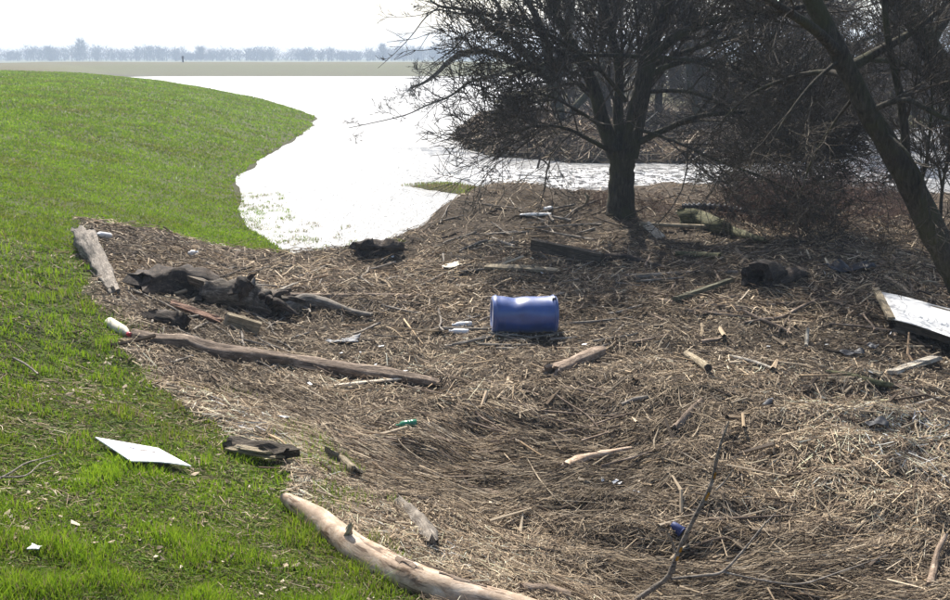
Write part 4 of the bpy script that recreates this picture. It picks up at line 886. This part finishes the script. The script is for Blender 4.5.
loop = list(range(n1)) + [i * n1 + ny_ for i in range(1, nx_ + 1)] + [nx_ * n1 + j for j in range(ny_ - 1, -1, -1)] + [i * n1 for i in range(nx_ - 1, 0, -1)]
for i in range(len(loop)): a, b = loop[i], loop[(i + 1) % len(loop)]; Fc.append((a, b, b + tot, a + tot))
link('cover', poly_mesh('cover', V, Fc, True), M['white'], pn)
def beam(name, a, b, w, t, mat, parent, org, seed=1):
    L = np.linalg.norm(b - a); o = link(name, box_mesh(name, L, w, t, 6, .004, seed, .01), M[mat], parent); o.location = a - org
    xd = Vector(b - a).normalized(); yd = Vector((0, 0, 1)).cross(xd).normalized(); zd = xd.cross(yd); o.rotation_euler = Matrix((xd, yd, zd)).transposed().to_euler(); return o
dx = -unit(B_1 - A1) * .06
beam('batten', A0 + dx + np.array([0, -.06, .0]), A1 + dx + np.array([-.02, .05, .02]), .10, .045, 'board_tan', pn, o0)
for f in (.12, .88):
    a = A0 * (1 - f) + A1 * f; b = W0 * (1 - f) + W1 * f; dz = np.array([0, 0, -.17]); beam('rail', a + ex * .10 + dz, b + dz, .05, .145, 'board_dark', pn, o0, 3)
for f in (.25, 1.0):
    a = A0 * (1 - f) + W0 * f + dx * 2 * (f > .9); b = A1 * (1 - f) + W1 * f + dx * 2 * (f > .9); dz = np.array([0, 0, -.34]); beam('cross_rail', a + dz, b + dz, .09, .165, 'board_dark', pn, o0, 4)

# bottles, cups, foam
def bottle(name, label, uv0, uv1, r, mat, capmat, seed=0, lift=0.0, group=None):
    a = hit(*uv0, r * .7 + lift); b = hit(*uv1, r * .7 + lift); L = np.linalg.norm(b - a)
    root = empty(name, a, label, 'bottle', group); root.rotation_euler = Vector(b - a).to_track_quat('X', 'Z').to_euler()
    link('body', lathe('body', [(0, r * .2), (0, r * .8), (L * .03, r), (L * .30, r), (L * .33, r * .95), (L * .36, r), (L * .66, r), (L * .76, r * .85), (L * .86, r * .42), (L * .93, r * .38), (L * .93, r * .1)], 18), M[mat], root)
    o = link('cap', lathe('cap', [(L * .925, r * .46), (L * .99, r * .46), (L, r * .4), (L, r * .1)], 14), M[capmat], root)
bottle('plastic_bottle', 'clear yellowish bottle with red cap at the left end of the long brown log', (109, 322), (130, 335), .062, 'cream', 'red')
bottle('plastic_bottle', 'white plastic bottle lying left of the blue barrel, upper of two', (472, 324), (452, 325), .042, 'white', 'white')
bottle('plastic_bottle', 'white plastic bottle lying left of the blue barrel, lower of two', (469, 332), (449, 331), .042, 'white', 'white')
bottle('glass_bottle', 'green bottle lying in the reed litter left of centre', (417, 423), (396, 426), .045, 'green_glass', 'green_glass')
bottle('plastic_bottle', 'small white bottle beside the weathered log near the top of the slope', (110, 236), (96, 234), .055, 'white', 'white', lift=.05)
bottle('plastic_bottle', 'white bottle lying in the grass fringe above the rotten trunk', (198, 254), (188, 253), .06, 'white', 'white')
bottle('plastic_bottle', 'small dark and white bottle lying on the pale reed mound at right', (764, 407), (772, 399), .035, 'black_film', 'white')
o, P, R = log('foam_slab', 'long white foam slab lying on the mound left of the forked tree', [(520, 215), (535, 214.5), (551, 214)], [.05, .075, .045], 'foam', 'foam', .8, 12, .08, flat=.6)
log('foam_lump', 'small white foam lump beside the long foam slab', [(545, 209), (551, 208)], [.05, .06], 'foam', 'foam', .8, 10, .12)
pb = hit(677, 528, .05); cu = empty('blue_cup', pb, 'small dark blue cup lying in the debris behind the sapling', 'cup'); cu.rotation_euler = (.2, -.5, 2.5)
link('cup', lathe('cup', [(-.05, .03), (-.05, .042), (-.045, .045), (.02, .034), (.05, .024), (.055, .015)], 20), M['blue_cup'], cu); link('rim', lathe('rim', [(-.054, .044), (-.048, .048), (-.042, .044)], 20), M['blue_cup'], cu)
def film(name, label, uv, sx, sy, mat, amp=.05, seed=0, cat='plastic', lift=.03, rot=0, group=None):
    g = np.random.default_rng(seed); n = 12; V = []; Fc = []; c = hit(*uv)
    for i in range(n + 1):
        for j in range(n + 1):
            a, b = (i / n - .5) * sx, (j / n - .5) * sy; a *= 1 + .12 * math.sin(j * .5 + seed); b *= 1 + .15 * math.sin(i * .4 + seed * 2); xr = a * math.cos(rot) - b * math.sin(rot); yr = a * math.sin(rot) + b * math.cos(rot)
            V.append((xr, yr, float(hq(c[0] + xr, c[1] + yr)) - c[2] + lift + amp * float(np.abs(fbm(np.array([a]), np.array([b]), .22, 120 + seed, 3)[0])) * 2.4))
    for i in range(n):
        for j in range(n): a = i * (n + 1) + j; Fc.append((a, a + n + 1, a + n + 2, a + 1))
    me = poly_mesh(name, V, Fc, True); o = link(name, me, M[mat]); o.location = c; tag(o, label, cat, group)
    md = o.modifiers.new('thickness', 'SOLIDIFY'); md.thickness = .006; return o
film('plastic_sheet', 'crumpled black plastic sheet lying above the white propped sheet', (848, 272), .75, .30, 'black_film', .16, 1, lift=.06)
film('plastic_sheet', 'grey plastic sheet lying above the right part of the long brown log', (343, 341), .42, .2, 'grey_film', .08, 2, lift=.02)
film('pale_card', 'pale square of card lying on the mound left of the barrel', (451, 268), .34, .42, 'cream', .04, 3, 'card', lift=.05)
film('dark_plate', 'dark curled scrap lying on the reeds left of the birch board', (852, 357), .30, .16, 'black_film', .10, 4, 'scrap', lift=.05)
film('dark_plate', 'dark curled bark plate lying in the reed mound at the right edge', (876, 429), .22, .12, 'black_film', .10, 5, 'scrap', lift=.04)
film('dark_plate', 'small dark upright scrap lying below the white propped sheet', (872, 352), .12, .14, 'black_film', .12, 6, 'scrap', lift=.06)
film('white_paper', 'crumpled white paper lying in the grass at the lower left corner', (36, 556), .055, .05, 'white', .05, 7, 'paper', lift=.03)
film('white_paper', 'small white scrap lying at the edge of the grass above the rotten plank', (284, 420), .10, .07, 'white', .05, 8, 'paper')
# ribbed dark hose behind the mossy log
a, b = hit(682, 207, .08), hit(752, 213, .08); n = 60; P = spline([a, (a + b) / 2 + np.array([0, .1, .05]), b], n); me_ = tubes([(P - P[0], .085 + .018 * np.sign(np.sin(np.arange(n) * 1.6)))], 12)
o = link('ribbed_hose', np_mesh('ribbed_hose', *me_), M['black_film']); o.location = P[0]; tag(o, 'black ribbed drain hose lying behind the mossy log', 'hose')
# stick in the rapids
bs = atz(537, 170, -.05); root = empty('snag_branch', bs, 'black forked snag sticking out of the white rapids', 'branch')
V, F = tubes([(spline([np.zeros(3), np.array([.06, 0, .25]), np.array([.12, 0, .46])], 8), np.linspace(.05, .04, 8)), (spline([np.array([.10, 0, .42]), np.array([.28, -.05, .34]), np.array([.48, -.1, .12])], 8), np.linspace(.04, .03, 8))], 7); link('fork', np_mesh('fork', V, F, True), M['log_dark'], root)

# sapling in the foreground
bs = hit(628, 604); Ys = bs[1]
def spt(L): return [at(u, v, Ys + dy) for (u, v, dy) in L]
root = empty('sapling', bs, 'thin bare sapling twig rising in the foreground right of centre', 'sapling')
for nm, L, R in (('stem', [(628, 606, 0), (648, 592, 0), (668, 577, 0), (675, 560, .02), (682, 543, .03), (697, 513, .05), (711, 485, .07), (716, 462, .08), (722, 440, .08), (729, 421, .09)], [.016, .0165, .016, .014, .013, .012, .0105, .009, .007, .003]),
                 ('twig', [(671, 579, 0), (700, 576, .05), (722, 572, .10), (742, 552, .2), (760, 530, .3), (776, 512, .4)], [.009, .0085, .008, .006, .005, .002]),
                 ('twig', [(722, 572, .10), (760, 580, .15), (800, 584, .2), (840, 572, .25), (888, 555, .3)], [.007, .006, .005, .004, .002]),
                 ('twig', [(675, 552, .02), (671, 540, 0), (667, 532, -.02)], [.008, .007, .006]), ('twig', [(716, 490, .07), (724, 482, .1), (733, 470, .14)], [.006, .004, .002])):
    P = spline(spt(L), 34); R = 1.3 * np.interp(np.linspace(0, 1, 34), np.linspace(0, 1, len(R)), R) * (1 + .10 * np.random.default_rng(3).normal(0, 1, 34)); V, F = tubes([(P - bs, R)], 8); o = link(nm, np_mesh(nm, V, F, True), M['log_grey'], root)
    if nm == 'stem':
        for (i0, i1) in ((11, 12), (13, 14), (20, 21), (23, 24)):
            V, F = tubes([(P[i0:i1 + 1] - bs + np.array([.006, -.007, .003]), R[i0:i1 + 1] * .75)], 7); link('lichen_patch', np_mesh('lichen_patch', V, F, True), M['lichen'], root)

# long stalks and sticks one can pick apart
def stick(name, label, uv, r, mat, group=None, lifts=None): return log(name, label, uv, r, mat, 'stalk' if 'reed' in name else 'stick', 1.0, 7, .08, lifts=lifts, group=group, n=10)
for (nm, lab, uv, r, mt, lf) in [
    ('reed_stalk', 'pale kinked reed stalk starting below the green bottle', [(397, 436), (403, 446), (425, 462), (445, 474)], [.007, .007, .006, .005], 'straw', [.04, .05, .04, .02]),
    ('reed_stalk', 'long pale reed stalk running down right to the dark root', [(415, 465), (450, 482), (485, 497), (512, 509)], [.008, .008, .008, .006], 'straw', [.03, .04, .04, .03]),
    ('reed_stalk', 'long pale reed stalk just below the one touching the dark root', [(418, 472), (455, 490), (490, 504), (518, 520)], [.008, .007, .007, .006], 'straw', [.02, .03, .03, .02]),
    ('reed_stalk', 'pale reed stalk pointing right from the dark root', [(510, 501), (535, 506), (561, 507)], [.007, .006, .005], 'straw', [.04, .04, .03]),
    ('reed_stalk', 'bent pale stalk crossing the centre foreground', [(527, 458), (538, 477), (550, 492), (562, 505)], [.007, .007, .006, .005], 'straw', [.03, .05, .05, .03]),
    ('reed_stalk', 'pale stalk slanting below the pointing reed', [(523, 503), (540, 516), (555, 530)], [.006, .006, .005], 'straw', [.05, .05, .03]),
    ('reed_stalk', 'short pale straw lying above the bottom log end', [(461, 550), (474, 547), (486, 543)], [.008, .008, .007], 'straw', [.03, .03, .03]),
    ('reed_stalk', 'curved pale straw above the bottom log end', [(490, 567), (488, 556), (496, 543), (504, 535)], [.005, .005, .005, .004], 'straw', [.03, .05, .05, .04]),
    ('reed_stalk', 'short straw standing upright near the dark root', [(484, 487), (485, 475), (483, 472)], [.005, .005, .004], 'straw', [0, .08, .12]),
    ('reed_stalk', 'pale straw pointing to the bark roll', [(321, 421), (333, 436), (342, 447)], [.008, .007, .006], 'straw', [.03, .03, .03]),
    ('reed_stalk', 'bundle stalk on the right reed mound, upper one', [(840, 452), (856, 466), (872, 482)], [.010, .010, .009], 'straw', [.04, .04, .03]),
    ('reed_stalk', 'bundle stalk on the right reed mound, lower one', [(842, 460), (856, 472), (868, 487)], [.009, .009, .008], 'straw', [.04, .04, .03]),
    ('pale_stick', 'light barkless stick below the right reed mound', [(845, 534), (860, 540), (878, 549)], [.010, .013, .007], 'log_pale', [.02, .02, .02]),
    ('pale_stick', 'long dark stick lying level behind the blue cup', [(690, 520), (720, 519), (760, 517), (796, 515)], [.012, .013, .012, .008], 'log_brown', [.03, .03, .03, .03]),
    ('pale_stick', 'upright white split stick near the right brambles', [(806, 346), (807, 336), (808, 328)], [.03, .03, .025], 'board_pale', [.0, .08, .16]),
    ('pale_stick', 'white stick lying across the shade right of the sunlit reeds', [(730, 356), (755, 362), (776, 370)], [.02, .022, .015], 'board_pale', [.02, .02, .02]),
    ('pale_stick', 'curved brown stick on the right of the sapling base', [(690, 548), (712, 540), (730, 538), (735, 545)], [.010, .012, .012, .008], 'log_brown', [.02, .04, .04, .02]),
    ('grass_twig', 'forked grey twig lying on the green grass at the left edge', [(-4, 480), (12, 472), (26, 463), (45, 458), (62, 452)], [.006, .006, .005, .004, .002], 'log_grey', [.04, .06, .07, .07, .06]),
    ('grass_twig', 'straight grey twig lying on the green grass at the left edge', [(-4, 477), (25, 476), (40, 464), (54, 460)], [.005, .005, .004, .002], 'log_grey', [.05, .06, .06, .05]),
    ('grass_twig', 'pale twig lying in the grass left of the clear bottle', [(13, 358), (25, 364), (38, 374)], [.012, .011, .007], 'log_grey', [.05, .06, .05]),
    ('pale_stick', 'brown stick leaning against the foot of the forked tree', [(585, 205), (588, 198), (585, 193)], [.04, .04, .03], 'board_tan', [0, .2, .3]),
    ('pale_stick', 'short pale splinter leaning beside the blue barrel top', [(531, 296), (527, 292), (522, 288)], [.018, .018, .012], 'board_pale', [0, .03, .08])]:
    stick(nm, lab, uv, r, mt, None, lf)
rs = random.Random(12)
def where(u, v, uc, vc): return ', ' + ('nearer ' if v > vc else 'farther ') + ('right' if u > uc else 'left') + ' part'
ZON = [('broken stick in the combed reeds below the long brown log', 'sticks in the combed reed litter', (380, 640, 385, 470), 34, .25, 'log_brown', (.007, .014)),
       ('broken stick lying in the debris around the blue barrel', 'sticks around the blue barrel', (300, 660, 268, 350), 46, .9, 'log_grey', (.012, .026)),
       ('weathered stick lying on the debris mound left of the forked tree', 'sticks on the mound', (430, 600, 205, 262), 26, .8, 'log_grey', (.016, .034)),
       ('weathered stick lying in the shaded debris right of the blue barrel', 'sticks in the shaded debris', (640, 940, 225, 345), 60, 1.3, 'log_brown', (.014, .03)),
       ('pale straw lying on the reed debris in the right foreground', 'straws in the right foreground', (600, 945, 380, 590), 55, .9, 'straw', (.006, .012)),
       ('pale straw lying on the reed debris above the stripped foreground log', 'straws above the stripped log', (330, 600, 470, 580), 40, 1.2, 'straw', (.0045, .009)),
       ('weathered stick lying along the left debris edge near the rotten trunk', 'sticks along the left debris edge', (130, 300, 262, 370), 32, .8, 'log_grey', (.010, .024))]
for lab, grp, (u0, u1, v0, v1), cnt, ja, mt, (ra, rb) in ZON:
    for _ in range(cnt):
        u, v = rs.uniform(u0, u1), rs.uniform(v0, v1); c = hit(u, v)
        if masks(np.array([c[0]]), np.array([c[1]]))[0][0] < .7: continue
        an, _f = flow(np.array([c[0]]), np.array([c[1]])); an = float(an[0]) + rs.gauss(0, ja); d = math.hypot(c[0], c[1]); L = rs.uniform(.022, .075) * d * (1.35 if 'combed' in lab else 1)
        P = []
        for t in (-.5, -.2, .1, .35, .5):
            xx = c[0] + math.cos(an) * L * t + rs.gauss(0, .02) * L; yy = c[1] + math.sin(an) * L * t + rs.gauss(0, .02) * L; P.append(np.array([xx, yy, float(hq(xx, yy))]))
        r = rs.uniform(ra, rb); z = np.array([p[2] for p in P]); zl = np.linspace(z[0], z[-1], 5) + max(0, float(np.max(z - np.linspace(z[0], z[-1], 5)))) * .8 + r * .8 + rs.random() * .02
        for p, q in zip(P, zl): p[2] = q
        Q = spline(P, 8); o = link('stick' if 'straw' not in lab else 'straw', log_mesh('stick', Q, np.linspace(r, r * .6, 8), 7, .12, rs.randint(0, 9999)), M[mt]); o.location = Q[0]; tag(o, lab + where(u, v, (u0 + u1) / 2, (v0 + v1) / 2), 'stick', grp)
# pale scraps
for (lab, grp, (u0, u1, v0, v1), cnt, s) in [('tiny white plastic scrap lying in the debris near the blue barrel', 'white scraps near the barrel', (300, 640, 250, 400), 14, .06), ('tiny white plastic scrap lying in the debris on the right', 'white scraps on the right', (600, 900, 300, 520), 12, .04)]:
    for k_ in range(cnt): film('plastic_scrap', lab, (rs.uniform(u0, u1), rs.uniform(v0, v1)), s * rs.uniform(.7, 1.5), s * rs.uniform(.3, .8), 'white', .04, 20 + k_, 'scrap', .04, rs.random() * 3, grp)

# ------------------------------------------------------------------ haze in the air
hx = 1560; V = [(sx * hx, sy, sz) for sx in (-1, 1) for sy in (-60, 1560) for sz in (-3, 34)]
me = poly_mesh('haze', V, [(0, 1, 3, 2), (4, 6, 7, 5), (0, 4, 5, 1), (2, 3, 7, 6), (0, 2, 6, 4), (1, 5, 7, 3)])
m = bpy.data.materials.new('haze'); m.use_nodes = True; nt = m.node_tree; nt.nodes.remove(nt.nodes['Principled BSDF'])
pv = nt.nodes.new('ShaderNodeVolumePrincipled'); pv.inputs['Color'].default_value = (.66, .80, 1.0, 1); pv.inputs['Density'].default_value = .00075; pv.inputs['Anisotropy'].default_value = .2
nt.links.new(pv.outputs[0], nt.nodes['Material Output'].inputs['Volume'])
o = link('haze', me, m); tag(o, 'thin spring haze over the flood plain', kind='stuff')
